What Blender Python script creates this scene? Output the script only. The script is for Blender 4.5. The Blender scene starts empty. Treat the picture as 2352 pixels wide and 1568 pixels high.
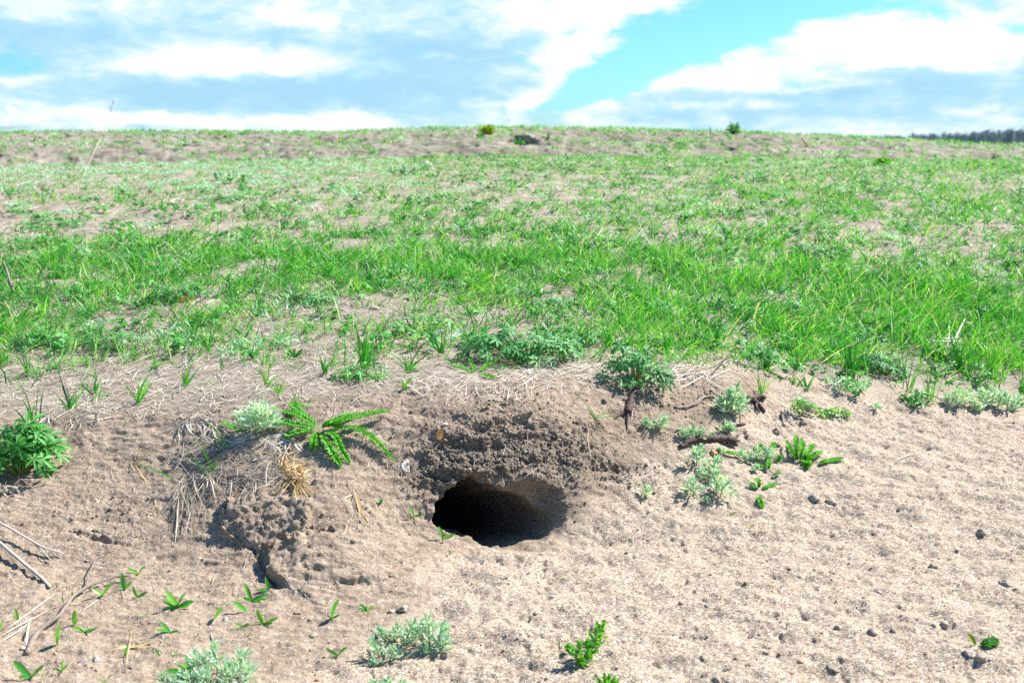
import bpy, math, random
import numpy as np
from mathutils import Vector, Matrix

# ------------------------------------------------------------------ camera, light, exposure
scene = bpy.context.scene
COL = scene.collection
CAM_H = 0.62
PITCH = math.radians(11.43)
LENS = 35.0
K = 36.0 / 2352.0 / LENS                      # tangent per photo pixel (photo measured 2352 x 1568)
SP, CP = math.sin(PITCH), math.cos(PITCH)

cam_d = bpy.data.cameras.new("camera")
cam = bpy.data.objects.new("camera", cam_d)
COL.objects.link(cam)
cam.location = (0, 0, CAM_H)
cam.rotation_euler = (math.pi / 2 - PITCH, 0, 0)
cam_d.lens = LENS
cam_d.sensor_width = 36.0
cam_d.clip_start = 0.02
cam_d.clip_end = 9000.0
cam_d.dof.use_dof = True
cam_d.dof.focus_distance = 1.68
cam_d.dof.aperture_fstop = 9.0
scene.camera = cam

SUN_EL = math.radians(47)
SUN_AZ = math.radians(64)                      # from +Y (the view direction) towards +X
sun_dir = Vector((math.cos(SUN_EL) * math.sin(SUN_AZ), math.cos(SUN_EL) * math.cos(SUN_AZ), math.sin(SUN_EL)))
sd = bpy.data.lights.new("sun", 'SUN')
sd.energy = 4.9
sd.angle = math.radians(0.5)
sd.color = (1.0, 0.955, 0.89)
sun = bpy.data.objects.new("sun", sd)
COL.objects.link(sun)
sun.rotation_euler = sun_dir.to_track_quat('Z', 'Y').to_euler()

vs = scene.view_settings
vs.view_transform = 'Standard'
vs.look = 'None'
vs.gamma = 1.0
vs.exposure = 1.19
try:
    scene.cycles.use_denoising = False
    scene.render.filter_size = 1.1
    scene.cycles.max_bounces = 6
    scene.cycles.transparent_max_bounces = 4
    scene.cycles.caustics_reflective = False
    scene.cycles.caustics_refractive = False
    scene.cycles.sample_clamp_indirect = 4.0
except Exception:
    pass

# ------------------------------------------------------------------ node helpers
class NT:
    def __init__(s, tree):
        s.t = tree
        s.t.nodes.clear()
    def n(s, typ, **kw):
        nd = s.t.nodes.new(typ)
        for k, v in kw.items():
            setattr(nd, k, v)
        return nd
    def put(s, sock, v):
        if isinstance(v, bpy.types.NodeSocket):
            s.t.links.new(v, sock)
        elif v is not None:
            sock.default_value = v
    def math(s, op, a, b=None, c=None, clamp=False):
        nd = s.n('ShaderNodeMath', operation=op, use_clamp=clamp)
        s.put(nd.inputs[0], a)
        if b is not None: s.put(nd.inputs[1], b)
        if c is not None: s.put(nd.inputs[2], c)
        return nd.outputs[0]
    def mix(s, f, a, b, mode='MIX'):
        nd = s.n('ShaderNodeMix', data_type='RGBA', blend_type=mode)
        s.put(nd.inputs[0], f)
        s.put(nd.inputs[6], a); s.put(nd.inputs[7], b)
        return nd.outputs[2]
    def smooth(s, x, lo, hi):
        nd = s.n('ShaderNodeMapRange', interpolation_type='SMOOTHSTEP')
        s.put(nd.inputs[0], x); s.put(nd.inputs[1], lo); s.put(nd.inputs[2], hi)
        nd.inputs[3].default_value = 0.0; nd.inputs[4].default_value = 1.0
        return nd.outputs[0]
    def noise(s, vec, scale, detail=4.0, rough=0.55, out=0):
        nd = s.n('ShaderNodeTexNoise')
        if vec is not None: s.put(nd.inputs['Vector'], vec)
        nd.inputs['Scale'].default_value = scale
        nd.inputs['Detail'].default_value = detail
        nd.inputs['Roughness'].default_value = rough
        return nd.outputs[out]
    def ramp(s, f, stops, interp='LINEAR'):
        nd = s.n('ShaderNodeValToRGB')
        cr = nd.color_ramp
        cr.interpolation = interp
        while len(cr.elements) < len(stops): cr.elements.new(0.5)
        for e, (p, c) in zip(cr.elements, stops):
            e.position = p; e.color = (c[0], c[1], c[2], 1.0)
        s.put(nd.inputs[0], f)
        return nd.outputs[0]

def rgba(c): return (c[0], c[1], c[2], 1.0)

# ------------------------------------------------------------------ world: sky with broken cloud
world = bpy.data.worlds.new("World")
scene.world = world
world.use_nodes = True
W = NT(world.node_tree)
sky = W.n('ShaderNodeTexSky', sky_type='NISHITA', sun_disc=False)
sky.sun_elevation = SUN_EL
sky.sun_rotation = SUN_AZ
sky.air_density = 1.0; sky.dust_density = 0.6; sky.ozone_density = 1.0
SKY_STRENGTH = 0.058
tc = W.n('ShaderNodeTexCoord')
sep = W.n('ShaderNodeSeparateXYZ')
W.put(sep.inputs[0], tc.outputs['Generated'])
dx, dy, dz = sep.outputs
azi = W.math('ARCTAN2', dx, dy)
elv = W.math('ARCSINE', dz)
# puffy detail, stretched along the horizon, laid on the dome by azimuth and elevation
cmb = W.n('ShaderNodeCombineXYZ')
W.put(cmb.inputs[0], azi); W.put(cmb.inputs[1], W.math('MULTIPLY', elv, 2.4))
cvec = cmb.outputs[0]
warp = W.noise(cvec, 14.0, 4.0, 0.55, out=1)
wv = W.n('ShaderNodeVectorMath', operation='MULTIPLY_ADD')
W.put(wv.inputs[0], warp); wv.inputs[1].default_value = (0.07, 0.07, 0.0); W.put(wv.inputs[2], cvec)
nz = W.noise(wv.outputs[0], 9.0, 10.0, 0.60)
nz2 = W.noise(wv.outputs[0], 30.0, 8.0, 0.60)
warp2 = W.n('ShaderNodeSeparateXYZ')
W.put(warp2.inputs[0], W.noise(cvec, 16.0, 5.0, 0.6, out=1))
azi_w = W.math('ADD', azi, W.math('MULTIPLY', W.math('SUBTRACT', warp2.outputs[0], 0.5), 0.075))
elv_w = W.math('ADD', elv, W.math('MULTIPLY', W.math('SUBTRACT', warp2.outputs[1], 0.5), 0.030))

def pix_dir(X, Y):
    u = (X - 1176) * K; v = (784 - Y) * K
    d = Vector((u, CP + v * SP, -SP + v * CP)).normalized()
    return math.atan2(d.x, d.y), math.asin(d.z)

def blob(X, Y, rx, ry, tilt=0.0):
    a0, e0 = pix_dir(X, Y)
    c, s_ = math.cos(tilt), math.sin(tilt)
    da = W.math('SUBTRACT', azi_w, a0); de = W.math('SUBTRACT', elv_w, e0)
    p = W.math('ADD', W.math('MULTIPLY', da, c / (rx * K)), W.math('MULTIPLY', de, s_ / (rx * K)))
    q = W.math('ADD', W.math('MULTIPLY', da, -s_ / (ry * K)), W.math('MULTIPLY', de, c / (ry * K)))
    r2 = W.math('ADD', W.math('MULTIPLY', p, p), W.math('MULTIPLY', q, q))
    return W.math('EXPONENT', W.math('MULTIPLY', r2, -1.0))
def blobs(lst):
    tot = None
    for b in lst:
        v = W.math('MULTIPLY', blob(*b[:5]), b[5])
        tot = v if tot is None else W.math('ADD', tot, v)
    return tot
# (photo x, y, half-width, half-height, tilt, weight) of gaps of blue, grey undersides, white tops
GAPS = [(1660, 70, 250, 75, 0.30, 1.0), (1380, 190, 180, 34, 0.45, 1.0), (1950, 12, 200, 26, 0, 0.85), (20, 150, 60, 22, 0, 0.85),
        (1560, 110, 240, 40, 0.35, 0.6), (40, 285, 60, 12, 0, 0.6), (2340, 72, 40, 14, 0, .6), (1500, 60, 110, 45, 0.2, .6)]
GREYS = [(130, 75, 260, 42, 0, 1.0), (900, 110, 330, 40, -0.05, 0.9), (900, 215, 420, 40, 0, 1.0), (330, 210, 260, 34, 0, 0.85),
         (620, 190, 260, 24, 0, 0.7), (1950, 215, 330, 34, 0.05, 1.0), (1250, 40, 260, 20, 0, .35), (2150, 165, 260, 22, 0, 0.6), (760, 255, 300, 16, 0, 0.6),
         (1750, 260, 300, 14, 0, 0.45), (2250, 250, 160, 16, 0, 0.5), (1080, 140, 160, 40, 0, .6)]
WHITES = [(560, 135, 190, 36, -0.04, 1.1), (1320, 30, 150, 42, 0.1, 1.1), (1290, 130, 120, 34, 0.2, 0.9), (2000, 105, 340, 44, 0.05, 1.3), (1690, 190, 120, 18, 0, 0.9),
          (330, 270, 150, 16, 0, 0.9), (700, 272, 170, 18, 0, 0.9), (1650, 245, 180, 12, 0, 0.6), (1270, 195, 120, 26, 0.5, 0.8), (60, 20, 200, 26, 0, 0.6),
          (1500, 175, 200, 30, 0.4, .6), (2280, 110, 120, 34, 0, .9), (1000, 125, 40, 9, 0, .7), (30, 185, 50, 14, 0, .6), (290, 150, 50, 14, 0, .5),
          (1900, 190, 110, 10, .1, .6), (2270, 245, 60, 9, 0, .6), (1120, 240, 130, 14, 0, .45), (640, 40, 120, 16, 0, .6)]
n0 = W.math('SUBTRACT', nz, 0.5)
n1 = W.math('SUBTRACT', nz2, 0.5)
hi = W.math('MULTIPLY', W.smooth(elv, 0.14, 0.32), 1.5)            # cloud thins out overhead
gap = W.math('ADD', W.math('ADD', blobs(GAPS), hi), W.math('MULTIPLY_ADD', n0, -2.3, W.math('MULTIPLY', n1, -1.2)))
cover = W.math('SUBTRACT', 1.0, W.smooth(gap, 0.14, 0.86))
tone = W.math('SUBTRACT', W.math('MULTIPLY', blobs(WHITES), 0.95), W.math('MULTIPLY', blobs(GREYS), 0.62))
tone = W.math('ADD', tone, W.math('MULTIPLY_ADD', n0, 2.4, W.math('MULTIPLY', n1, 1.5)))
tone = W.math('ADD', tone, 0.03)
bright = W.smooth(tone, -0.85, 0.80)
ccol = W.ramp(bright, [(0.0, (0.40, 0.70, 0.92)), (0.3, (0.50, 0.79, 0.94)), (0.6, (0.70, 0.90, 0.97)), (0.82, (0.93, 1.0, 1.0)), (1.0, (1.08, 1.08, 1.07))])
bgc = W.n('ShaderNodeBackground'); W.put(bgc.inputs[0], ccol); bgc.inputs[1].default_value = 0.47
skyc = W.mix(1.0, sky.outputs[0], (0.54, 1.10, 1.52, 1), 'MULTIPLY')
bgs = W.n('ShaderNodeBackground'); W.put(bgs.inputs[0], skyc); bgs.inputs[1].default_value = SKY_STRENGTH
mx = W.n('ShaderNodeMixShader')
W.put(mx.inputs[0], cover); W.put(mx.inputs[1], bgs.outputs[0]); W.put(mx.inputs[2], bgc.outputs[0])
wo = W.n('ShaderNodeOutputWorld'); W.put(wo.inputs[0], mx.outputs[0])

# ------------------------------------------------------------------ numeric helpers
rng = np.random.default_rng(7)
_perm = np.arange(256); np.random.default_rng(3).shuffle(_perm)
_g = np.random.default_rng(4).normal(size=(256, 3)); _g /= np.linalg.norm(_g, axis=1)[:, None]
_g = _g.astype(np.float32)
def perlin(p):
    p = np.asarray(p, dtype=np.float32)
    i = np.floor(p).astype(np.int64); f = p - i
    u = f * f * f * (f * (f * 6 - 15) + 10)
    out = 0
    for a in (0, 1):
        for b in (0, 1):
            for c in (0, 1):
                h = _perm[(_perm[(_perm[(i[:, 0] + a) & 255] + i[:, 1] + b) & 255] + i[:, 2] + c) & 255]
                g = _g[h]
                d = g[:, 0] * (f[:, 0] - a) + g[:, 1] * (f[:, 1] - b) + g[:, 2] * (f[:, 2] - c)
                w = (u[:, 0] if a else 1 - u[:, 0]) * (u[:, 1] if b else 1 - u[:, 1]) * (u[:, 2] if c else 1 - u[:, 2])
                out = out + d * w
    return out * 1.5
def fbm(p, octv=4, gain=0.5, ridge=False):
    s, a = 0, 1.0
    for o in range(octv):
        v = perlin(p * (2.03 ** o) + 17.3 * o)
        if ridge: v = 1 - 2 * np.abs(v)
        s = s + a * v; a *= gain
    return s
def sstep(x, a, b):
    t = np.clip((x - a) / (b - a), 0, 1)
    return t * t * (3 - 2 * t)

def worley(p, seed=0):
    p = np.asarray(p, np.float32); i = np.floor(p).astype(np.int64); best = np.full(len(p), 9.0, np.float32)
    for a in (-1, 0, 1):
        for b in (-1, 0, 1):
            for c in (-1, 0, 1):
                k = i + np.array([a, b, c])
                h = _perm[(_perm[(_perm[(k[:, 0] + seed) & 255] + k[:, 1]) & 255] + k[:, 2]) & 255]
                d = k + 0.5 + 0.55 * _g[h] - p
                best = np.minimum(best, np.einsum('ij,ij->i', d, d))
    return np.sqrt(best)
def row_slope(Y):                               # drop per metre of depth along photo row Y
    v = (784 - Y) * K
    return (SP - v * CP) / (CP + v * SP)
def col_ratio(X, Y=900.0):
    v = (784 - Y) * K
    return (X - 1176) * K / (CP + v * SP)
def to_pix(x, y, z):
    a = y * CP - (z - CAM_H) * SP               # depth along the camera axis
    a = np.where(a < 0.05, 0.05, a)
    b = y * SP + (z - CAM_H) * CP
    return 1176 + x / a / K, 784 - b / a / K

# ------------------------------------------------------------------ ground relief
# profiles: photo column -> [(row, distance)] read from the photo, then [(distance, height)] beyond the first rise
PROF = {
    -300: [(1568, 1.05), (1300, 1.35), (1100, 1.56), (1000, 1.68), (960, 1.75), (860, 1.97), (700, 2.5), (600, 3.0), (500, 3.9), (450, 4.7), (400, 6.0), (379, 7.0)],
    0: [(1568, 1.05), (1300, 1.35), (1100, 1.555), (1000, 1.67), (955, 1.735), (860, 1.97), (700, 2.5), (600, 3.0), (500, 3.9), (450, 4.7), (400, 6.0), (379, 7.0)],
    350: [(1568, 1.055), (1400, 1.225), (1300, 1.35), (1200, 1.455), (1100, 1.55), (1000, 1.64), (960, 1.675), (935, 1.73), (860, 1.92), (800, 2.1), (700, 2.45), (600, 2.93), (500, 3.8), (450, 4.6), (400, 5.9), (372, 7.0)],
    560: [(1568, 1.06), (1400, 1.23), (1310, 1.33), (1240, 1.38), (1170, 1.42), (1080, 1.50), (1000, 1.59), (940, 1.66), (900, 1.74), (860, 1.85), (800, 2.04), (700, 2.4), (600, 2.88), (500, 3.75), (450, 4.5), (400, 5.85), (366, 7.1)],
    760: [(1568, 1.06), (1400, 1.232), (1340, 1.29), (1250, 1.345), (1150, 1.41), (1090, 1.46), (1000, 1.55), (930, 1.645), (885, 1.73), (860, 1.80), (800, 2.0), (700, 2.37), (600, 2.86), (500, 3.7), (450, 4.5), (400, 5.8), (360, 7.3)],
    960: [(1568, 1.06), (1400, 1.222), (1300, 1.355), (1240, 1.42), (1160, 1.465), (1090, 1.505), (1000, 1.55), (930, 1.61), (885, 1.70), (860, 1.77), (800, 1.98), (700, 2.35), (600, 2.85), (500, 3.7), (450, 4.5), (400, 5.8), (355, 7.6)],
    1150: [(1568, 1.06), (1400, 1.215), (1300, 1.35), (1262, 1.43), (1105, 1.50), (1000, 1.545), (935, 1.59), (885, 1.68), (860, 1.75), (800, 1.97), (700, 2.35), (600, 2.85), (500, 3.7), (450, 4.5), (400, 5.8), (350, 7.7)],
    1290: [(1568, 1.06), (1400, 1.215), (1300, 1.36), (1240, 1.44), (1105, 1.52), (1000, 1.565), (930, 1.62), (880, 1.70), (860, 1.76), (800, 1.97), (700, 2.35), (600, 2.85), (500, 3.7), (450, 4.5), (400, 5.8), (350, 7.7)],
    1480: [(1568, 1.06), (1400, 1.215), (1262, 1.42), (1180, 1.505), (1100, 1.575), (1000, 1.645), (930, 1.695), (870, 1.755), (840, 1.82), (800, 1.96), (700, 2.36), (600, 2.86), (500, 3.75), (450, 4.55), (400, 5.8), (350, 7.8)],
    1620: [(1568, 1.06), (1400, 1.22), (1262, 1.42), (1100, 1.60), (1000, 1.70), (930, 1.765), (860, 1.83), (835, 1.89), (800, 2.02), (700, 2.42), (600, 2.92), (500, 3.8), (450, 4.6), (400, 5.9), (350, 7.8)],
    1780: [(1568, 1.06), (1400, 1.22), (1262, 1.42), (1100, 1.63), (1000, 1.77), (950, 1.83), (900, 1.89), (860, 1.96), (830, 2.05), (800, 2.15), (700, 2.52), (600, 3.02), (500, 3.9), (450, 4.7), (400, 6.0), (352, 7.9)],
    2050: [(1568, 1.06), (1400, 1.22), (1262, 1.42), (1100, 1.65), (1000, 1.83), (930, 1.97), (890, 2.04), (860, 2.11), (800, 2.31), (700, 2.68), (600, 3.18), (500, 4.1), (450, 4.9), (400, 6.2), (356, 8.0)],
    2352: [(1568, 1.06), (1400, 1.22), (1262, 1.42), (1100, 1.68), (1000, 1.89), (940, 2.04), (890, 2.14), (860, 2.22), (800, 2.42), (700, 2.8), (600, 3.3), (500, 4.2), (450, 5.0), (400, 6.3), (362, 8.0)],
    2700: [(1568, 1.06), (1400, 1.22), (1262, 1.42), (1100, 1.68), (1000, 1.89), (930, 2.06), (880, 2.18), (860, 2.24), (800, 2.42), (700, 2.8), (600, 3.3), (500, 4.2), (450, 5.0), (400, 6.3), (366, 8.0)],
}
CREST = [(-600, 304), (0, 304), (420, 302), (640, 304), (850, 305), (930, 297), (1030, 291), (1150, 290), (1300, 294), (1500, 298), (1640, 302),
         (1760, 307), (1900, 314), (2050, 322), (2200, 330), (2352, 339), (2700, 350)]
us = np.concatenate([-np.geomspace(5.0, 0.64, 34), np.linspace(-0.62, 0.62, 860), np.geomspace(0.64, 5.0, 34)])
ys = np.concatenate([np.linspace(-5, 0.7, 22), np.arange(0.75, 0.985, 0.006), np.arange(0.985, 1.95, 0.0021), 1.95 * 1.0058 ** np.arange(0, 262),
                     np.arange(8.95, 19, 0.045), 19 * 1.09 ** np.arange(1, 62)])
NU, NY = len(us), len(ys)
px_cols = sorted(PROF)
crest_x = [c[0] for c in CREST]; crest_y = [c[1] for c in CREST]
cols = []
for X in px_cols:
    pts = [(-6.0, 0.0), (0.6, 0.0)]
    for (Y, d) in PROF[X]:
        if d > 6.8: Y += 15
        elif d > 5.6: Y += 7
        elif d > 4.3: Y += 2
        z = CAM_H - row_slope(Y) * d
        if d < 1.25 : z = min(max(z, -0.02), 0.02)
        pts.append((d, z))
    d1, z1 = pts[-1]
    zc = CAM_H - row_slope(np.interp(X, crest_x, crest_y)) * 17.0
    pts += [(d1 + .9, z1 + 0.005), (d1 + 2.2, z1 - 0.08), (11.3, min(z1, zc) - 0.22), (12.3, min(z1, zc) - 0.20), (14.3, zc * 0.55 + .45 * (min(z1, zc) - .2)), (16.2, zc - 0.05), (17.0, zc), (19.0, zc + 0.0),
            (30, zc - 0.35), (70, -0.4), (200, -2.5), (700, -5.0), (4000, -6.0)]
    pts = np.array(pts)
    cols.append(np.interp(ys, pts[:, 0], pts[:, 1]))
cols = np.array(cols)                            # columns x ys
def gsm(a, sig, axis):
    r = int(3 * sig) + 1
    k = np.exp(-0.5 * (np.arange(-r, r + 1) / sig) ** 2); k /= k.sum()
    pad = [(0, 0), (0, 0)]; pad[axis] = (r, r)
    b = np.pad(a, pad, mode='edge')
    return np.apply_along_axis(lambda v: np.convolve(v, k, mode='valid'), axis, b)
cols = gsm(cols, 4.2, 1)
rcols = np.array([col_ratio(X) for X in px_cols])
Z0 = np.empty((NY, NU))
for j in range(NY):
    Z0[j] = np.interp(us, rcols, cols[:, j])
Z0 = gsm(Z0, 16, 1)
Z0[:, :34] = Z0[:, 34:35]; Z0[:, -34:] = Z0[:, -35:-34]
# exact crest line of the far bank, wavy
wy = np.maximum(ys, 0.8)
XX = us[None, :] * wy[:, None]
YY = np.repeat(ys[:, None], NU, 1)
P = np.stack([XX.ravel(), YY.ravel(), Z0.ravel()], 1)
PX, PY = to_pix(P[:, 0], P[:, 1], P[:, 2])
u_flat = P[:, 0] / np.maximum(P[:, 1], 0.8)
yv = P[:, 1]

def base_at(X, Y):
    """point of the smooth relief seen at photo pixel X, Y"""
    v = (784 - Y) * K
    r = (X - 1176) * K / (CP + v * SP); s = row_slope(Y)
    i = np.searchsorted(us, r) - 1
    t = (r - us[i]) / (us[i + 1] - us[i])
    col = Z0[:, i] * (1 - t) + Z0[:, i + 1] * t
    g = col - (CAM_H - s * ys)
    k = np.nonzero((g > 0) & (ys > 0.8))[0]
    k = k[0] if len(k) else NY - 1
    a, b = g[k - 1], g[k]
    d = ys[k - 1] + (ys[k] - ys[k - 1]) * (-a / (b - a + 1e-12))
    return np.array([r * d, d, CAM_H - s * d])

# ---- zone masks
n_lo = fbm(np.stack([P[:, 0] * 9, P[:, 1] * 9, np.zeros(len(P))], 1), 4)
edge_px = np.interp(PX, [-200, 0, 200, 420, 560, 700, 900, 1150, 1400, 1600, 1750, 1900, 2100, 2352, 2600], [955, 955, 950, 945, 935, 915, 890, 872, 868, 845, 850, 880, 900, 925, 930])
near = (yv < 2.4).astype(float)
bank = sstep(PY, edge_px - 20, edge_px + 25) * near                      # bare ground below the turf edge
sand_edge = np.interp(PY, [820, 900, 960, 1000, 1060, 1110, 1170, 1260, 1275, 1330, 1400, 1480, 1568, 1900], [1830, 1790, 1700, 1610, 1500, 1420, 1340, 1300, 1010, 985, 960, 850, 680, 200])
sand = sstep(PX + n_lo * 45, sand_edge - 60, sand_edge + 60) * bank
lip = ((PY > 1215) & (PX > 990) & (PX < 1320)).astype(float)
soil = bank * (1 - sand)
def ell(X, Y, rx, ry): return np.exp(-(((PX - X) / rx) ** 2 + ((PY - Y) / ry) ** 2)) * near
crumbly = np.clip(ell(1140, 1020, 190, 95) + ell(1020, 1090, 90, 60) + .55 * ell(1330, 1030, 130, 90) + .28 * ell(760, 1200, 220, 110) + .5 * ell(1620, 900, 130, 60) + .35 * ell(260, 1180, 220, 90), 0, 1) * bank
damp_shade = np.clip(0.95 * ell(1140, 1055, 180, 70) + 0.7 * ell(1230, 1170, 80, 60) + .5 * ell(1000, 1100, 60, 60) + .6 * ell(1380, 1110, 110, 75) + 0.45 * ell(1560, 960, 190, 60), 0, 1) * bank  # damp earth of the face, plus the scoop's shade put into the colour
farbank = sstep(yv, 10.8, 12.2) * (1 - sstep(yv, 17.0, 19.0))

# ---- displacement
D = np.zeros_like(P)
nb = near * bank
sel = np.nonzero((nb > 0.001) & (yv > 0.7) & (np.abs(u_flat) < 0.75))[0]
q = P[sel]
jj = sel // NU
gy, gx = np.gradient(Z0, ys, us)
zy = (gy).ravel()[sel]
nrm = np.stack([np.zeros(len(sel)), -zy, np.ones(len(sel))], 1); nrm /= np.linalg.norm(nrm, axis=1)[:, None]
qs = q * np.array([1.0, 1.0, 1.7])
big = fbm(qs * 22, 3, 0.5)
med = fbm(qs * 60 + 9, 3, 0.55)
rid = fbm(qs * 38 + 31, 4, 0.55, ridge=True)
fine = fbm(qs * 170 + 5, 2, 0.6)
so, sa, cr = soil[sel], sand[sel], crumbly[sel]
# bare soil: lumpy with ledges; sand: gentle rain-pitted ripples
wq = q + 0.006 * np.stack([fbm(q * 60 + 3, 2), fbm(q * 60 + 40, 2), fbm(q * 60 + 80, 2)], 1)
w1_ = 0.55 - worley(wq * np.array([62, 62, 80])); w2_ = 0.55 - worley(wq * np.array([140, 140, 170]) + 5, 9)
gate = sstep(fbm(q * 30 + 60, 3), -0.35, 0.35)
amp = so * (0.0036 * fbm(qs * 15, 4, 0.5) + 0.0010 * med + 0.0006 * fine + 0.0010 * w2_ * gate)
amp += cr * so * (0.0050 * big + 0.0085 * w1_ * (0.35 + 0.65 * gate) + 0.0045 * w2_ + 0.0015 * med)
strata = fbm(q * np.array([14, 14, 90]) + 3, 3, 0.6)
amp += so * cr * 0.0045 * np.clip(strata, -0.5, 1.0)
led = fbm(q * np.array([18, 40, 55]) + 13, 3, 0.6, ridge=True)
amp += so * (1 - cr) * 0.0034 * np.clip(led - 0.3, 0, 1.2)
rip = fbm(np.stack([q[:, 0] * 13 + q[:, 1] * 9, q[:, 1] * 20 - q[:, 0] * 7, q[:, 2] * 0], 1), 3, 0.45)
pits = fbm(np.stack([q[:, 0] * 55, q[:, 1] * 55, q[:, 2] * 0 + 4], 1), 2, 0.5)
lump = fbm(np.stack([q[:, 0] * 120, q[:, 1] * 120, q[:, 2] * 0 + 8], 1), 2, 0.6)
pit2 = fbm(np.stack([q[:, 0] * 75, q[:, 1] * 75, q[:, 2] * 0 + 14], 1), 2, 0.5)
amp += sa * (0.0085 * rip + 0.0020 * np.minimum(pits, 0.25) + 0.0006 * lump - 0.0048 * np.clip(-pit2 - 0.40, 0, 0.5) * 2 + 0.0025 * np.clip(lump - 0.5, 0, 0.6))
D[sel] += nrm * amp[:, None]
# the two broken lumps left of the burrow, with the dark crack on their left
sx, sy = PX[sel], PY[sel]
def shape_near_mouth(X, Y):
    """the scooped hollow right of the mouth and the brow hanging over it"""
    X = np.asarray(X, float); Y = np.asarray(Y, float)
    r2 = ((X - 1215) / 92) ** 2 + ((Y - 1182) / 86) ** 2
    dent = np.clip(1 - r2, 0, 1) ** 1.7 * (1 - sstep(Y, 1225, 1272))
    brow = np.exp(-(((X - 1160) / 120) ** 2 + ((Y - 1085) / 42) ** 2)) * (1 - sstep(Y, 1110, 1150) * sstep(X, 1150, 1200))
    ridge = np.exp(-(((X - 1325) / 26) ** 2 + ((Y - 1120) / 48) ** 2))
    return dent[..., None] * np.array([-0.004, 0.046, -0.014]) + brow[..., None] * np.array([0, -0.020, 0.004]) + ridge[..., None] * np.array([0, -0.010, 0.004])
D[sel] += shape_near_mouth(sx, sy)
wob = 14 * fbm(q * 60, 3)
def poly_mask(px, py, pts, soft):
    pts = np.array(pts, float); inside = np.zeros(len(px), bool); dist = np.full(len(px), 1e9)
    for (x1, y1), (x2, y2) in zip(pts, np.roll(pts, -1, 0)):
        c = ((y1 > py) != (y2 > py)) & (px < (x2 - x1) * (py - y1) / (y2 - y1 + 1e-9) + x1)
        inside ^= c
        ex, ey = x2 - x1, y2 - y1
        t = np.clip(((px - x1) * ex + (py - y1) * ey) / (ex * ex + ey * ey), 0, 1)
        dist = np.minimum(dist, np.hypot(px - x1 - t * ex, py - y1 - t * ey))
    sdist = np.where(inside, dist, -dist)
    return sstep(sdist, -2, soft)
L1 = poly_mask(sx + wob, sy + wob, [(505, 1190), (530, 1150), (640, 1130), (720, 1150), (720, 1240), (640, 1262), (560, 1256), (512, 1232)], 9)
L2 = poly_mask(sx + wob, sy + wob, [(618, 1262), (660, 1240), (770, 1215), (900, 1235), (960, 1275), (900, 1330), (780, 1350), (745, 1392), (675, 1368), (622, 1322)], 11)
up = np.array([0, -0.55, 0.55])
D[sel] += (L1 * (0.009 + 0.004 * big + 0.004 * w1_ + .003 * w2_))[:, None] * np.array([-0.25, -0.75, 0.55])
D[sel] += (L2 * (1 - sstep(sx, 640, 930)) * (1 - 0.85 * sstep(sy, 1285, 1385)) * (0.020 + 0.004 * big + .005 * w1_))[:, None] * np.array([-0.2, -0.65, 0.65])
D[sel] += (L2 * 0.0035 * (1 - sstep(sy, 1290, 1390)) * (1 + big))[:, None] * up
crack = np.exp(-((sx - np.interp(sy, [1200, 1260, 1300, 1350], [520, 590, 612, 640])) / 11) ** 2) * sstep(sy, 1190, 1230) * (1 - sstep(sy, 1330, 1370))
D[sel] += (crack * -0.010)[:, None] * np.array([0, 0.3, 1])
# small ledges and cracks elsewhere on the bank
for (X1, Y1, X2, Y2, dep, wd) in [(130, 1215, 330, 1262, .006, 5), (180, 1238, 300, 1240, .005, 4), (330, 1108, 560, 1118, .003, 5), (1000, 1045, 1290, 1000, .008, 12), (1040, 1000, 1230, 960, .007, 10),
                                  (900, 1300, 980, 1240, .005, 6), (860, 1285, 960, 1268, .004, 5), (1340, 1070, 1480, 1085, .008, 9), (1380, 1100, 1440, 1105, .005, 9), (1290, 940, 1330, 900, .006, 8), (800, 1060, 860, 1080, .004, 7)]:
    ex, ey = X2 - X1, Y2 - Y1
    t = np.clip(((sx - X1) * ex + (sy - Y1) * ey) / (ex * ex + ey * ey), 0, 1)
    dd = np.hypot(sx - X1 - t * ex, sy - Y1 - t * ey) + 4 * med
    D[sel] += (np.exp(-(dd / wd) ** 2) * -dep * np.sin(np.pi * np.clip(t, .05, .95)))[:, None] * nrm
# field: turf unevenness ; far bank: eroded face
fm = (1 - nb) * (yv > 0.6)
fz = 0.010 * fbm(np.stack([P[:, 0] * 4, P[:, 1] * 4, P[:, 2] * 0], 1), 3) * sstep(yv, 1.75, 2.6)
fz += 0.004 * fbm(np.stack([P[:, 0] * 22, P[:, 1] * 22, P[:, 2] * 0 + 3], 1), 2) * sstep(yv, 1.7, 2.0) * (1 - sstep(yv, 6, 9))
D[:, 2] += fm * fz
fs = np.nonzero((farbank > 0) & (np.abs(u_flat) < 1.5))[0]
qf = P[fs]
D[fs, 2] += farbank[fs] * (0.045 * fbm(qf * np.array([0.8, .9, 0.5]), 4) + 0.030 * fbm(qf * np.array([5, 4, 4.]), 4, .6)) * (1 - sstep(qf[:, 1], 16.2, 17.2))
D[fs, 1] += farbank[fs] * 0.07 * fbm(qf * np.array([3.5, 3.5, 8]), 3, .6)
fx, fy = PX[fs], PY[fs]
hol = np.exp(-(((fx - 1190) / 42) ** 2 + ((fy - 331) / 8) ** 2))
D[fs, 1] += hol * 0.55
D[fs, 2] += np.exp(-(((fx - 1215) / 60) ** 2 + ((fy - 321) / 5) ** 2)) * 0.09
fz2 = 0.02 * fbm(np.stack([P[:, 0] * .9, P[:, 1] * .9, P[:, 2] * 0], 1), 2) * sstep(yv, 16, 17.5) * (yv < 40)
D[:, 2] += fz2
Q = P + D

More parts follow.
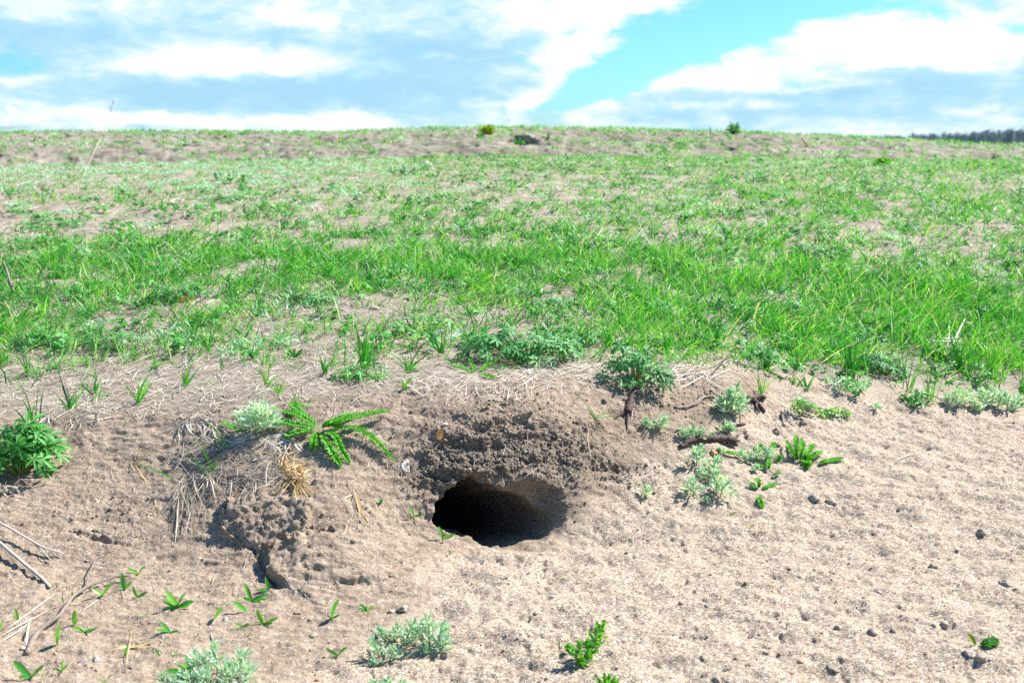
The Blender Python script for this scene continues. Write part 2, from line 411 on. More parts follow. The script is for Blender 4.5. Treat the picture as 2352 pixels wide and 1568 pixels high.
# ---- the burrow: the sheet inside the rim is drawn into a tunnel
RIM = np.array([(994, 1180), (1000, 1154), (1026, 1135), (1050, 1108), (1078, 1095), (1108, 1103), (1140, 1118), (1175, 1133), (1212, 1150), (1244, 1174), (1266, 1202),
                (1264, 1230), (1234, 1253), (1177, 1266), (1111, 1254), (1078, 1231), (1035, 1226), (1008, 1214)], float)
CX, CY = 1110.0, 1182.0
th_r = np.arctan2(RIM[:, 1] - CY, RIM[:, 0] - CX); o_ = np.argsort(th_r)
th_s = np.concatenate([th_r[o_] - 2 * np.pi, th_r[o_], th_r[o_] + 2 * np.pi]); ra = np.hypot(RIM[:, 0] - CX, RIM[:, 1] - CY)[o_]
ra = np.concatenate([ra, ra, ra])
th = np.arctan2(PY - CY, PX - CX); rho = np.hypot(PX - CX, PY - CY)
Rth = np.interp(th, th_s, ra) * (1 + 0.035 * np.sin(th * 9) + 0.03 * np.sin(th * 17 + 1))
rr = rho / Rth
hin = np.nonzero((rr < 1.0) & (yv < 1.7) & (yv > 1.2))[0]
C0 = base_at(CX, CY) + shape_near_mouth(CX, CY)
tun = np.zeros(len(P))
for i in hin:
    a = th[i]
    Xr, Yr = CX + Rth[i] * math.cos(a), CY + Rth[i] * math.sin(a)
    Rp = base_at(Xr, Yr) + shape_near_mouth(Xr, Yr)
    t = 1 - rr[i]
    s = t / 0.9
    dep = 0.40 * min(1.0, s * 1.25) + 0.0
    rightness = 0.5 + 0.5 * math.cos(a)
    lowness = max(0.0, math.sin(a))
    toproof = max(0.0, -math.sin(a))
    start = 0.22 * rightness * (1 - lowness * .5) + 0.10 * lowness
    axis = np.array([-0.30 * dep * (1 + dep), 0.86 * dep, -0.24 * dep - 0.25 * dep * dep])
    sh = 1.0 - start * sstep(s, 0.0, 0.45) + 0.05 * toproof * math.sin(min(1, s * 3) * math.pi)
    sh *= (1.0 if s < 0.8 else max(0.0, 1 - ((s - 0.8) / 0.31) ** 2))
    off = (Rp - C0) * sh
    rough = 0.005 * fine[0] * 0
    Q[i] = C0 + off + axis
    tun[i] = sstep(np.float64(t), 0.02, 0.12)
hn = hin
Q[hn] += (fbm(Q[hn] * 55, 3, 0.6) * 0.006)[:, None] * np.array([0.6, 0.3, 0.7]) * np.clip(tun[hn] + .3, 0, 1)[:, None]
# crumbly rim just outside
ring = np.nonzero((rr >= 1.0) & (rr < 1.35) & (yv < 1.75) & (yv > 1.3))[0]
w_ = (1 - sstep(rr[ring], 1.0, 1.35)) * (PY[ring] < CY + 10)
Q[ring] += (w_ * (0.006 * fbm(P[ring] * 70, 3, .6) + .004))[:, None] * np.array([0, -0.8, 0.2])

# ------------------------------------------------------------------ mesh helpers
def make_mesh(name, verts, quads=None, tris=None, attrs=None, smooth=True):
    me = bpy.data.meshes.new(name)
    verts = np.asarray(verts, np.float32)
    nq = 0 if quads is None else len(quads); nt = 0 if tris is None else len(tris)
    me.vertices.add(len(verts)); me.vertices.foreach_set("co", verts.ravel())
    li = []
    if nq: li.append(np.asarray(quads, np.int32).ravel())
    if nt: li.append(np.asarray(tris, np.int32).ravel())
    li = np.concatenate(li)
    me.loops.add(len(li)); me.loops.foreach_set("vertex_index", li)
    me.polygons.add(nq + nt)
    st = np.concatenate([np.arange(nq) * 4, nq * 4 + np.arange(nt) * 3]).astype(np.int32)
    me.polygons.foreach_set("loop_start", st)
    try:
        me.polygons.foreach_set("loop_total", np.concatenate([np.full(nq, 4), np.full(nt, 3)]).astype(np.int32))
    except Exception:
        pass
    me.polygons.foreach_set("use_smooth", np.full(nq + nt, smooth, bool))
    for k, v in (attrs or {}).items():
        a = me.attributes.new(k, 'FLOAT', 'POINT')
        a.data.foreach_set("value", np.asarray(v, np.float32).ravel())
    me.update(calc_edges=True)
    return me

def link(name, me, mat=None, parent=None, loc=None):
    o = bpy.data.objects.new(name, me)
    COL.objects.link(o)
    if mat is not None and me is not None and len(me.materials) == 0:
        me.materials.append(mat)
    if parent is not None: o.parent = parent
    if loc is not None: o.location = loc
    return o
def thing(name, label, cat, loc, group=None):
    o = bpy.data.objects.new(name, None); COL.objects.link(o)
    o.empty_display_size = 0.02
    o.location = loc; o["label"] = label; o["category"] = cat
    if group: o["group"] = group
    return o
def tag(o, label, cat, group=None, kind=None):
    o["label"] = label; o["category"] = cat
    if group: o["group"] = group
    if kind: o["kind"] = kind
    return o

class MB:
    """collects quads/tris with a per-vertex tint, in world space; built relative to an origin"""
    def __init__(s): s.v, s.q, s.t, s.c, s.n = [], [], [], [], 0
    def add(s, v, q=None, t=None, c=0.5):
        v = np.asarray(v, float).reshape(-1, 3)
        s.v.append(v)
        if q is not None and len(q): s.q.append(np.asarray(q) + s.n)
        if t is not None and len(t): s.t.append(np.asarray(t) + s.n)
        s.c.append(np.broadcast_to(np.asarray(c, float), (len(v),)) if np.ndim(c) == 0 else np.asarray(c, float))
        s.n += len(v)
    def mesh(s, name, origin=(0, 0, 0), smooth=True):
        v = np.concatenate(s.v) - np.asarray(origin, float)
        return make_mesh(name, v, np.concatenate(s.q) if s.q else None, np.concatenate(s.t) if s.t else None, {"tint": np.concatenate(s.c)}, smooth)
    def build(s, name, mat, parent=None, origin=(0, 0, 0), smooth=True):
        if not s.v: return None
        return link(name, s.mesh(name, origin, smooth), mat, parent)

def unit(v): return v / np.maximum(np.linalg.norm(v, axis=-1, keepdims=True), 1e-9)

def ribbons(base, dirn, length, width, bend=None, segs=4, tip=0.08, tint=None, fold=None, belly=0.0, basew=1.0):
    """N blades: base (N,3), start direction (N,3), end-direction offset bend (N,3) -> verts, quads, tint"""
    base = np.asarray(base, float); N = len(base)
    dirn = unit(np.asarray(dirn, float)); length = np.broadcast_to(length, (N,)); width = np.broadcast_to(width, (N,))
    bend = np.zeros((N, 3)) if bend is None else np.asarray(bend, float)
    side = np.cross(dirn + 0.5 * bend + 1e-4, rng.normal(size=(N, 3)) if fold is None else fold)
    side = unit(side)
    p = base.copy(); rows = []
    for k in range(segs + 1):
        t = k / segs
        w = basew + (1 - basew) * min(1, t * 3)
        w = w * (1 + belly * math.sin(math.pi * t)) * (1 - t ** 2.2 * (1 - tip))
        rows.append((p - side * (0.5 * width * w)[:, None], p + side * (0.5 * width * w)[:, None]))
        if k < segs:
            d = unit(dirn + bend * ((k + 0.5) / segs))
            p = p + d * (length / segs)[:, None]
    V = np.stack([np.stack(r, 1) for r in rows], 1).reshape(N, (segs + 1) * 2, 3)
    f = np.array([[2 * k, 2 * k + 1, 2 * k + 3, 2 * k + 2] for k in range(segs)])
    Qd = (f[None] + (np.arange(N) * (segs + 1) * 2)[:, None, None]).reshape(-1, 4)
    tint = rng.random(N) if tint is None else np.broadcast_to(tint, (N,))
    C = np.repeat(tint, (segs + 1) * 2)
    return V.reshape(-1, 3), Qd, C

def catmull(pts, n):
    pts = np.asarray(pts, float)
    if len(pts) == 2: return pts[0] + (pts[1] - pts[0]) * np.linspace(0, 1, n)[:, None]
    e = np.vstack([2 * pts[0] - pts[1], pts, 2 * pts[-1] - pts[-2]])
    out = []
    for s in np.linspace(0, len(pts) - 1 - 1e-6, n):
        i = int(s); t = s - i
        a, b, c, d = e[i], e[i + 1], e[i + 2], e[i + 3]
        out.append(0.5 * ((2 * b) + (-a + c) * t + (2 * a - 5 * b + 4 * c - d) * t * t + (-a + 3 * b - 3 * c + d) * t ** 3))
    return np.array(out)
def tube(mb, pts, r0, r1, n=14, sides=6, rough=0.0, tint=0.5, wig=0.0):
    p = catmull(pts, n)
    if wig: p = p + np.cumsum(rng.normal(size=p.shape), 0) * wig * 0.5 - np.linspace(0, 1, n)[:, None] * 0
    tg = unit(np.gradient(p, axis=0))
    ref = np.array([0.3, 0.2, 0.93]); a = unit(np.cross(tg, ref)); b = np.cross(tg, a)
    R = np.linspace(r0, r1, n)
    V = []
    for k in range(sides):
        an = 2 * math.pi * k / sides
        rad = R * (1 + rough * rng.normal(size=n))
        V.append(p + (a * math.cos(an) + b * math.sin(an)) * rad[:, None])
    V = np.stack(V, 1).reshape(-1, 3)
    q = [[i * sides + k, i * sides + (k + 1) % sides, (i + 1) * sides + (k + 1) % sides, (i + 1) * sides + k] for i in range(n - 1) for k in range(sides)]
    c0 = len(V); V = np.vstack([V, p[0], p[-1]])
    t = [[c0, (k + 1) % sides, k] for k in range(sides)] + [[c0 + 1, (n - 1) * sides + k, (n - 1) * sides + (k + 1) % sides] for k in range(sides)]
    mb.add(V, q, t, tint)
    return p

# ------------------------------------------------------------------ materials
def mat_new(name):
    m = bpy.data.materials.new(name); m.use_nodes = True
    return m, NT(m.node_tree)
def finish(N, sh, disp=None):
    o = N.n('ShaderNodeOutputMaterial'); N.put(o.inputs[0], sh)

def mat_leaf(name, stops, transl=0.35, rough=0.5, spec=0.35, veins=0.0):
    m, N = mat_new(name)
    at = N.n('ShaderNodeAttribute', attribute_name='tint')
    oi = N.n('ShaderNodeTexCoord')
    nn = N.noise(oi.outputs['Object'], 90.0, 2.0)
    f = N.math('ADD', at.outputs['Fac'], N.math('MULTIPLY', N.math('SUBTRACT', nn, 0.5), 0.35), clamp=True)
    c = N.ramp(f, stops)
    b = N.n('ShaderNodeBsdfPrincipled'); N.put(b.inputs['Base Color'], c)
    b.inputs['Roughness'].default_value = rough
    b.inputs['Specular IOR Level'].default_value = spec
    tr = N.n('ShaderNodeBsdfTranslucent')
    N.put(tr.inputs[0], N.mix(1.0, c, (1.3, 1.35, 0.55, 1), 'MULTIPLY'))
    mx = N.n('ShaderNodeMixShader'); mx.inputs[0].default_value = transl
    N.put(mx.inputs[1], b.outputs[0]); N.put(mx.inputs[2], tr.outputs[0])
    finish(N, mx.outputs[0])
    return m
M_grass = mat_leaf("grass_blade", [(0.0, (0.014, 0.130, 0.030)), (0.35, (0.052, 0.345, 0.045)), (0.7, (0.165, 0.510, 0.042)), (0.93, (0.30, 0.56, 0.11)), (1.0, (0.60, 0.555, 0.43))], 0.38, 0.42, 0.32)
M_straw = mat_leaf("straw", [(0.0, (0.25, 0.195, 0.15)), (0.35, (0.43, 0.36, 0.29)), (0.7, (0.60, 0.53, 0.45)), (1.0, (0.74, 0.68, 0.61))], 0.15, 0.6, 0.25)
M_gold = mat_leaf("golden_straw", [(0.0, (0.30, 0.17, 0.05)), (0.5, (0.55, 0.38, 0.16)), (1.0, (0.66, 0.54, 0.32))], 0.15, 0.55, 0.3)
M_cinq = mat_leaf("cinquefoil_leaf", [(0.0, (0.034, 0.180, 0.040)), (0.5, (0.085, 0.330, 0.080)), (1.0, (0.26, 0.50, 0.20))], 0.30, 0.5, 0.35)
M_lush = mat_leaf("lush_leaf", [(0.0, (0.026, 0.140, 0.022)), (0.5, (0.065, 0.290, 0.040)), (1.0, (0.18, 0.45, 0.12))], 0.32, 0.5, 0.35)
M_yarrow = mat_leaf("yarrow_frond", [(0.0, (0.060, 0.280, 0.025)), (0.5, (0.140, 0.460, 0.045)), (1.0, (0.34, 0.62, 0.18))], 0.42, 0.55, 0.3)
M_worm = mat_leaf("wormwood_leaf", [(0.0, (0.22, 0.42, 0.28)), (0.45, (0.42, 0.61, 0.49)), (0.85, (0.66, 0.77, 0.70)), (1.0, (0.42, 0.64, 0.26))], 0.30, 0.5, 0.35)
M_sprout = mat_leaf("sprout_leaf", [(0.0, (0.045, 0.230, 0.035)), (0.5, (0.100, 0.390, 0.045)), (1.0, (0.28, 0.52, 0.06))], 0.35, 0.36, 0.5)
M_yellow = mat_leaf("yellow_green_leaf", [(0.0, (0.12, 0.26, 0.02)), (0.5, (0.30, 0.40, 0.02)), (1.0, (0.45, 0.50, 0.04))], 0.3, 0.5, 0.3)
M_stem = mat_leaf("green_stem", [(0.0, (0.10, 0.20, 0.05)), (0.6, (0.20, 0.28, 0.09)), (1.0, (0.30, 0.12, 0.08))], 0.1, 0.5, 0.3)

def mat_wood(name, dark, mid, pale, scale=260):
    m, N = mat_new(name)
    at = N.n('ShaderNodeAttribute', attribute_name='tint')
    tcn = N.n('ShaderNodeTexCoord')
    mp = N.n('ShaderNodeMapping'); N.put(mp.inputs[0], tcn.outputs['Object']); mp.inputs['Scale'].default_value = (0.35, 1, 1)
    a = N.noise(mp.outputs[0], scale, 5.0, 0.65)
    f = N.math('ADD', N.math('MULTIPLY', at.outputs['Fac'], 0.5), N.math('MULTIPLY', a, 0.55), clamp=True)
    c = N.ramp(f, [(0.2, dark), (0.5, mid), (0.8, pale)])
    b = N.n('ShaderNodeBsdfPrincipled'); N.put(b.inputs['Base Color'], c); b.inputs['Roughness'].default_value = 0.8
    bp = N.n('ShaderNodeBump'); bp.inputs['Strength'].default_value = 0.7; bp.inputs['Distance'].default_value = 0.0012; N.put(bp.inputs['Height'], a)
    N.put(b.inputs['Normal'], bp.outputs[0])
    finish(N, b.outputs[0]); return m
M_root = mat_wood("root_bark", (0.035, 0.020, 0.016), (0.10, 0.055, 0.045), (0.24, 0.16, 0.13))
M_twig = mat_wood("grey_twig", (0.12, 0.09, 0.075), (0.30, 0.24, 0.20), (0.52, 0.46, 0.40))
M_hair = mat_wood("rootlet", (0.18, 0.11, 0.07), (0.36, 0.26, 0.19), (0.55, 0.45, 0.36))
M_hazed_bark = mat_wood("hazed_tree_bark", (0.10, 0.11, 0.15), (0.18, 0.19, 0.24), (0.30, 0.31, 0.36), 3)  # grey bark made bluer and paler: distance haze put into its colour

def mat_stone(name, stops, scale=120):
    m, N = mat_new(name)
    at = N.n('ShaderNodeAttribute', attribute_name='tint')
    tcn = N.n('ShaderNodeTexCoord')
    a = N.noise(tcn.outputs['Object'], scale, 6.0, 0.65)
    f = N.math('ADD', N.math('MULTIPLY', at.outputs['Fac'], 0.6), N.math('MULTIPLY', a, 0.5), clamp=True)
    c = N.ramp(f, stops)
    b = N.n('ShaderNodeBsdfPrincipled'); N.put(b.inputs['Base Color'], c); b.inputs['Roughness'].default_value = 0.85
    bp = N.n('ShaderNodeBump'); bp.inputs['Strength'].default_value = 0.8; bp.inputs['Distance'].default_value = 0.0015; N.put(bp.inputs['Height'], N.noise(tcn.outputs['Object'], scale * 4, 4.0, 0.7))
    N.put(b.inputs['Normal'], bp.outputs[0])
    finish(N, b.outputs[0]); return m
M_clod = mat_stone("soil_clod", [(0.1, (0.20, 0.158, 0.118)), (0.5, (0.32, 0.258, 0.196)), (0.9, (0.43, 0.355, 0.275))])
M_dampclod = mat_stone("damp_clod", [(0.1, (0.085, 0.066, 0.049)), (0.5, (0.195, 0.155, 0.117)), (0.9, (0.33, 0.27, 0.205))])
M_orange = mat_stone("orange_stone", [(0.1, (0.42, 0.20, 0.10)), (0.6, (0.60, 0.36, 0.21)), (1.0, (0.70, 0.52, 0.38))])
M_pale = mat_stone("pale_stone", [(0.1, (0.30, 0.26, 0.22)), (0.6, (0.44, 0.39, 0.34)), (1.0, (0.58, 0.54, 0.50))])
M_purple = mat_stone("purple_stone", [(0.1, (0.12, 0.09, 0.10)), (0.6, (0.22, 0.17, 0.18)), (1.0, (0.33, 0.27, 0.28))])

def mat_ground():
    m, N = mat_new("ground")
    tcn = N.n('ShaderNodeTexCoord'); O = tcn.outputs['Object']
    A = lambda k: N.n('ShaderNodeAttribute', attribute_name=k).outputs['Fac']
    # soil
    s1 = N.noise(O, 26.0, 6.0, 0.62); s2 = N.noise(O, 210.0, 4.0, 0.65)
    sf = N.math('MULTIPLY_ADD', s2, 0.55, N.math('MULTIPLY', s1, 0.5))
    soilc = N.ramp(sf, [(0.30, (0.165, 0.124, 0.088)), (0.5, (0.288, 0.220, 0.158)), (0.68, (0.405, 0.322, 0.242))])
    vs_ = N.n('ShaderNodeTexVoronoi', feature='F1'); N.put(vs_.inputs['Vector'], O); vs_.inputs['Scale'].default_value = 560.0
    sv = N.n('ShaderNodeSeparateColor'); N.put(sv.inputs[0], vs_.outputs['Color'])
    speck = N.math('GREATER_THAN', sv.outputs[0], 0.955)
    soilc = N.mix(N.math('MULTIPLY', speck, 0.7), soilc, N.ramp(sv.outputs[1], [(0.0, (0.62, 0.56, 0.50)), (0.7, (0.55, 0.50, 0.45)), (0.8, (0.50, 0.24, 0.12)), (1, (0.10, .08, .07))], 'CONSTANT'))
    damp_shade_c = N.ramp(sf, [(0.30, (0.080, 0.062, 0.046)), (0.5, (0.175, 0.138, 0.102)), (0.68, (0.29, 0.235, 0.178))])
    soilc = N.mix(N.math('MULTIPLY', A('damp_shade'), 0.85), soilc, damp_shade_c)
    # sand of mixed grains
    vo = N.n('ShaderNodeTexVoronoi', feature='F1'); N.put(vo.inputs['Vector'], O); vo.inputs['Scale'].default_value = 560.0
    sc_ = N.n('ShaderNodeSeparateColor'); N.put(sc_.inputs[0], vo.outputs['Color'])
    grain = N.ramp(sc_.outputs[0], [(0.0, (0.06, 0.050, 0.042)), (0.19, (0.21, 0.165, 0.125)), (0.40, (0.35, 0.28, 0.21)), (0.64, (0.47, 0.385, 0.295)), (0.86, (0.72, 0.65, 0.56)), (0.94, (0.60, 0.40, 0.24)), (0.975, (0.62, 0.30, 0.14))], 'CONSTANT')
    sm = N.noise(O, 7.0, 5.0, 0.55)
    sandc = N.mix(N.smooth(sm, 0.35, 0.75), N.mix(0.6, grain, (0.385, 0.308, 0.230, 1)), N.mix(0.40, grain, (0.290, 0.230, 0.172, 1)))
    sandc = N.mix(0.30, sandc, grain)
    # turf: old straw thatch and grey earth
    t1 = N.noise(O, 8.0, 6.0, 0.6)
    mpg = N.n('ShaderNodeMapping'); N.put(mpg.inputs[0], O); mpg.inputs['Scale'].default_value = (1, 2.2, 1)
    t2 = N.noise(mpg.outputs[0], 130.0, 5.0, 0.7)
    turf = N.ramp(N.math('MULTIPLY_ADD', t2, 0.65, N.math('MULTIPLY', t1, 0.4)), [(0.32, (0.13, 0.105, 0.085)), (0.5, (0.275, 0.23, 0.178)), (0.62, (0.39, 0.33, 0.26)), (0.78, (0.52, 0.45, 0.385))])
    # far bank: grey-brown earth with a bloom of sparse green
    f1 = N.noise(O, 1.1, 8.0, 0.62); f2 = N.noise(O, 5.0, 6.0, 0.6)
    farc = N.ramp(N.math('MULTIPLY_ADD', f2, 0.6, N.math('MULTIPLY', f1, 0.4)), [(0.35, (0.135, 0.108, 0.080)), (0.5, (0.225, 0.195, 0.152)), (0.65, (0.335, 0.29, 0.235))])
    g1 = N.smooth(N.math('ADD', N.noise(O, 2.3, 7.0, 0.6), N.math('MULTIPLY', A('crestgreen'), 0.12)), 0.53, 0.66)
    farc = N.mix(N.math('MULTIPLY', g1, 0.75), farc, N.ramp(f2, [(0.3, (0.09, 0.20, 0.05)), (0.7, (0.17, 0.27, 0.12))]))
    col = N.mix(A('sand'), soilc, sandc)
    col = N.mix(A('field'), col, turf)
    col = N.mix(A('far'), col, farc)
    # relief of grains and crumbs
    hs = N.math('SUBTRACT', 0.6, N.math('MULTIPLY', vo.outputs['Distance'], 1.0))
    vc = N.n('ShaderNodeTexVoronoi', feature='F1'); wn = N.n('ShaderNodeVectorMath', operation='MULTIPLY_ADD'); N.put(wn.inputs[0], N.noise(O, 120.0, 3.0, 0.6, out=1)); wn.inputs[1].default_value = (0.008,) * 3; N.put(wn.inputs[2], O)
    N.put(vc.inputs['Vector'], wn.outputs[0]); vc.inputs['Scale'].default_value = 210.0
    hcr = N.math('MULTIPLY', N.math('SUBTRACT', 0.7, vc.outputs['Distance']), N.math('MULTIPLY', A('crumbly'), 1.6))
    hsoil = N.math('MULTIPLY_ADD', N.noise(O, 420.0, 4.0, 0.7), 0.8, N.math('MULTIPLY', s2, 1.2))
    b1 = N.n('ShaderNodeBump'); b1.inputs['Distance'].default_value = 0.0016; N.put(b1.inputs['Height'], hs); N.put(b1.inputs['Strength'], N.math('MULTIPLY', A('sand'), 0.6))
    b2 = N.n('ShaderNodeBump'); b2.inputs['Distance'].default_value = 0.0032; N.put(b2.inputs['Height'], N.math('ADD', hsoil, hcr)); N.put(b2.inputs['Strength'], N.math('MULTIPLY', N.math('SUBTRACT', 1.0, A('sand')), N.math('MULTIPLY_ADD', A('crumbly'), 0.4, 0.6)))
    N.put(b2.inputs['Normal'], b1.outputs[0])
    b = N.n('ShaderNodeBsdfPrincipled'); N.put(b.inputs['Base Color'], col); b.inputs['Roughness'].default_value = 0.95
    b.inputs['Specular IOR Level'].default_value = 0.12
    N.put(b.inputs['Normal'], b2.outputs[0])
    finish(N, b.outputs[0]); return m

idx = np.arange(NY * NU).reshape(NY, NU)
quads = np.stack([idx[:-1, :-1], idx[:-1, 1:], idx[1:, 1:], idx[1:, :-1]], -1).reshape(-1, 4)
field_m = (1 - bank) * near + (1 - near)
field_m = np.where(yv < 0.9, 0, field_m)
far_m = sstep(yv, 10.0, 12.0)
ground_me = make_mesh("ground", Q, quads, None, {"sand": np.where(yv < .9, sand * 0 + (PX > 700), np.maximum(sand, tun * .0)), "field": field_m, "far": far_m, "damp_shade": np.maximum(damp_shade, tun * 0.7), "crumbly": crumbly,  # tunnel walls get the darker colour as well
                                                   "crestgreen": sstep(yv, 15.5, 17.0)})
ground = link("ground", ground_me, mat_ground())
ground["kind"] = "structure"
bpy.context.view_layer.update()
DG = bpy.context.evaluated_depsgraph_get()

# ------------------------------------------------------------------ placing things on the ground
CAMP = Vector((0, 0, CAM_H))
def hit(X, Y):
    u = (X - 1176) * K; v = (784 - Y) * K
    d = Vector((u, CP + v * SP, -SP + v * CP)).normalized()
    ok, loc, nr, _ = ground.ray_cast(CAMP, d)
    if not ok: return np.array([u * 20, 20, 0.4]), np.array([0, 0, 1.0])
    return np.array(loc), np.array(nr)
def at(X, Y, up=0.0):
    p, n = hit(X, Y)
    return p + np.array([0, 0, up])
def drop(x, y, z0=3.0):
    ok, loc, nr, _ = ground.ray_cast(Vector((x, y, z0)), Vector((0, 0, -1)))
    return (loc.z if ok else 0.0), (np.array(nr) if ok else np.array([0, 0, 1.0]))
def drop_n(xy, z0=3.0):
    return np.array([drop(a, b, z0)[0] for a, b in xy])
def pxm(p):                                     # metres per photo pixel at a point
    return (p[1] * CP - (p[2] - CAM_H) * SP) * K
def off(p, dxp, dyp):                           # point dxp px right and dyp px up (screen-sized, in the upright plane) of p
    s = pxm(p); return p + np.array([dxp * s, 0, dyp * s / CP])

# ------------------------------------------------------------------ builders for plants, straw and sticks
def path_ribbons(paths, width, up=None, tip=0.25, tint=None):
    """paths (N,S,3) -> flat strips along them"""
    paths = np.asarray(paths, float); N, S, _ = paths.shape
    tg = unit(np.gradient(paths, axis=1))
    upv = np.array([0, 0, 1.0]) if up is None else up
    side = unit(np.cross(tg, upv + 0.35 * rng.normal(size=(N, 1, 3))))
    width = np.broadcast_to(width, (N,))
    t = np.linspace(0, 1, S); prof = 1 - (1 - tip) * np.abs(2 * t - 1) ** 3
    o = side * (0.5 * width[:, None] * prof[None])[..., None]
    V = np.stack([paths - o, paths + o], 2).reshape(-1, 3)
    f = np.array([[2 * k, 2 * k + 1, 2 * k + 3, 2 * k + 2] for k in range(S - 1)])
    Qd = (f[None] + (np.arange(N) * S * 2)[:, None, None]).reshape(-1, 4)
    tint = rng.random(N) if tint is None else np.broadcast_to(tint, (N,))
    return V, Qd, np.repeat(tint, S * 2)

def palm_leaf(nl=5, spread=2.1, teeth=3, rows=9, w0=0.20, sd=0):
    """a hand-shaped leaf, radius 1, stalk at the origin, +y forward, +z its face"""
    r = np.random.default_rng(sd); V, Qd, n = [], [], 0
    for a in np.linspace(-spread, spread, nl):
        L = (1 - 0.16 * abs(a)) * r.uniform(0.9, 1.06)
        W = w0 * r.uniform(0.9, 1.1)
        ts = np.linspace(0.02, 1, rows)
        prof = np.interp(ts, [0, 0.25, 0.55, 0.8, 0.93, 1], [0.12, 0.45, 0.95, 1.0, 0.72, 0.16])
        tooth = np.where(np.arange(rows) % 2 == 0, 1.0, 0.70); tooth[:3] = 1
        hw = W * prof * tooth
        d = np.array([math.sin(a), math.cos(a)]); e = np.array([d[1], -d[0]])
        droop = -0.22 * ts ** 2 + 0.10 * ts
        for i, t in enumerate(ts):
            c = d * t * L
            adv = d * (0.05 if i % 2 == 0 else -0.01)
            V += [[*(c - e * hw[i] + adv), droop[i] + 0.45 * hw[i]], [*c, droop[i]], [*(c + e * hw[i] + adv), droop[i] + 0.45 * hw[i]]]
        for i in range(rows - 1):
            b = n + 3 * i
            Qd += [[b, b + 1, b + 4, b + 3], [b + 1, b + 2, b + 5, b + 4]]
        n += 3 * rows
    return np.array(V), np.array(Qd)
LEAVES = [palm_leaf(5, 1.9, sd=1, w0=0.17), palm_leaf(5, 2.25, sd=2, w0=0.18), palm_leaf(7, 2.6, sd=3, w0=0.135)]
LOWLEAF = [palm_leaf(5, 1.9, rows=4, sd=5, w0=0.24), palm_leaf(5, 2.2, rows=4, sd=6, w0=0.24)]

def inst(mb, T, pos, fwd, nrm, scale, tint):
    V, Qd = T; pos = np.asarray(pos, float); N = len(pos)
    nrm = unit(np.asarray(nrm, float)); rt = unit(np.cross(fwd, nrm)); fw = np.cross(nrm, rt)
    sc_ = np.broadcast_to(scale, (N,))[:, None, None]
    W_ = (V[None, :, 0, None] * rt[:, None] + V[None, :, 1, None] * fw[:, None] + V[None, :, 2, None] * nrm[:, None]) * sc_ + pos[:, None]
    q = (Qd[None] + (np.arange(N) * len(V))[:, None, None]).reshape(-1, 4)
    mb.add(W_.reshape(-1, 3), q, None, np.repeat(np.broadcast_to(tint, (N,)), len(V)))

def leafy_clump(p, rx, ry, h, n, leaf, lv=LEAVES, fol=None, stm=None, seed=0, tlo=0.05, thi=0.9, face=0.35):
    """a low dome of palmate leaves on stalks about ground point p"""
    r = np.random.default_rng(seed)
    fol = fol or MB(); stm = stm or MB()
    a = r.uniform(0, 2 * math.pi, n); q = np.sqrt(r.uniform(0, 1, n))
    ox, oy = np.cos(a) * q * rx, np.sin(a) * q * ry
    hz = h * (0.25 + 0.75 * np.sqrt(np.clip(1 - q ** 2, 0, 1))) * r.uniform(0.45, 1.1, n)
    pos = p + np.stack([ox, oy, hz], 1)
    g = drop_n(pos[:, :2]); pos[:, 2] = np.maximum(np.where(np.abs(g - p[2]) < 0.08, g, p[2]) + 0.25 * hz + leaf * 0.12, 0.35 * pos[:, 2] + 0.65 * (g + hz))
    nrm = np.stack([0.55 * np.cos(a) * q + 0.15 + 0.42 * r.normal(size=n), 0.45 * np.sin(a) * q - face + 0.38 * r.normal(size=n), np.ones(n)], 1)
    fwd = np.stack([np.cos(a), np.sin(a) - 0.1, -0.15 + 0.2 * r.normal(size=n)], 1) + 0.3 * r.normal(size=(n, 3))
    k = r.integers(0, len(lv), n); scl = leaf * 1.3 * r.uniform(0.6, 1.15, n)
    tint = np.clip(r.normal((tlo + thi) / 2, (thi - tlo) / 3.2, n), 0, 1)
    for j in range(len(lv)):
        m_ = k == j
        if m_.any(): inst(fol, lv[j], pos[m_], fwd[m_], nrm[m_], scl[m_], tint[m_])
    base = p + np.stack([ox * 0.12, oy * 0.12, np.full(n, -0.002)], 1)
    mid = (base + pos) / 2 + np.array([0, 0, 0.25 * h])
    paths = np.stack([base, mid, pos], 1)
    v, qd, c = path_ribbons(paths, leaf * 0.085, np.array([0, -1.0, 0.2]), 0.8, np.clip(r.normal(.4, .2, n), 0, 1))
    stm.add(v, qd, None, c)
    return fol, stm

def cinquefoil(X, Y, wpx, hpx, n, leafpx, label, mat=None, seed=0, depth=0.8, name="cinquefoil_plant", cat="plant", group=None, face=0.35, tint=(0.05, 0.9), lv=None):
    p = at(X, Y); s = pxm(p)
    t = thing(name, label, cat, p, group)
    f, st = leafy_clump(p, wpx / 2 * s, wpx / 2 * s * depth, hpx * 0.75 * s, n, leafpx * s, lv or LEAVES, seed=seed, face=face, tlo=tint[0], thi=tint[1])
    f.build("foliage", mat or M_cinq, t, p); st.build("stem", M_stem, t, p)
    return t, p, s

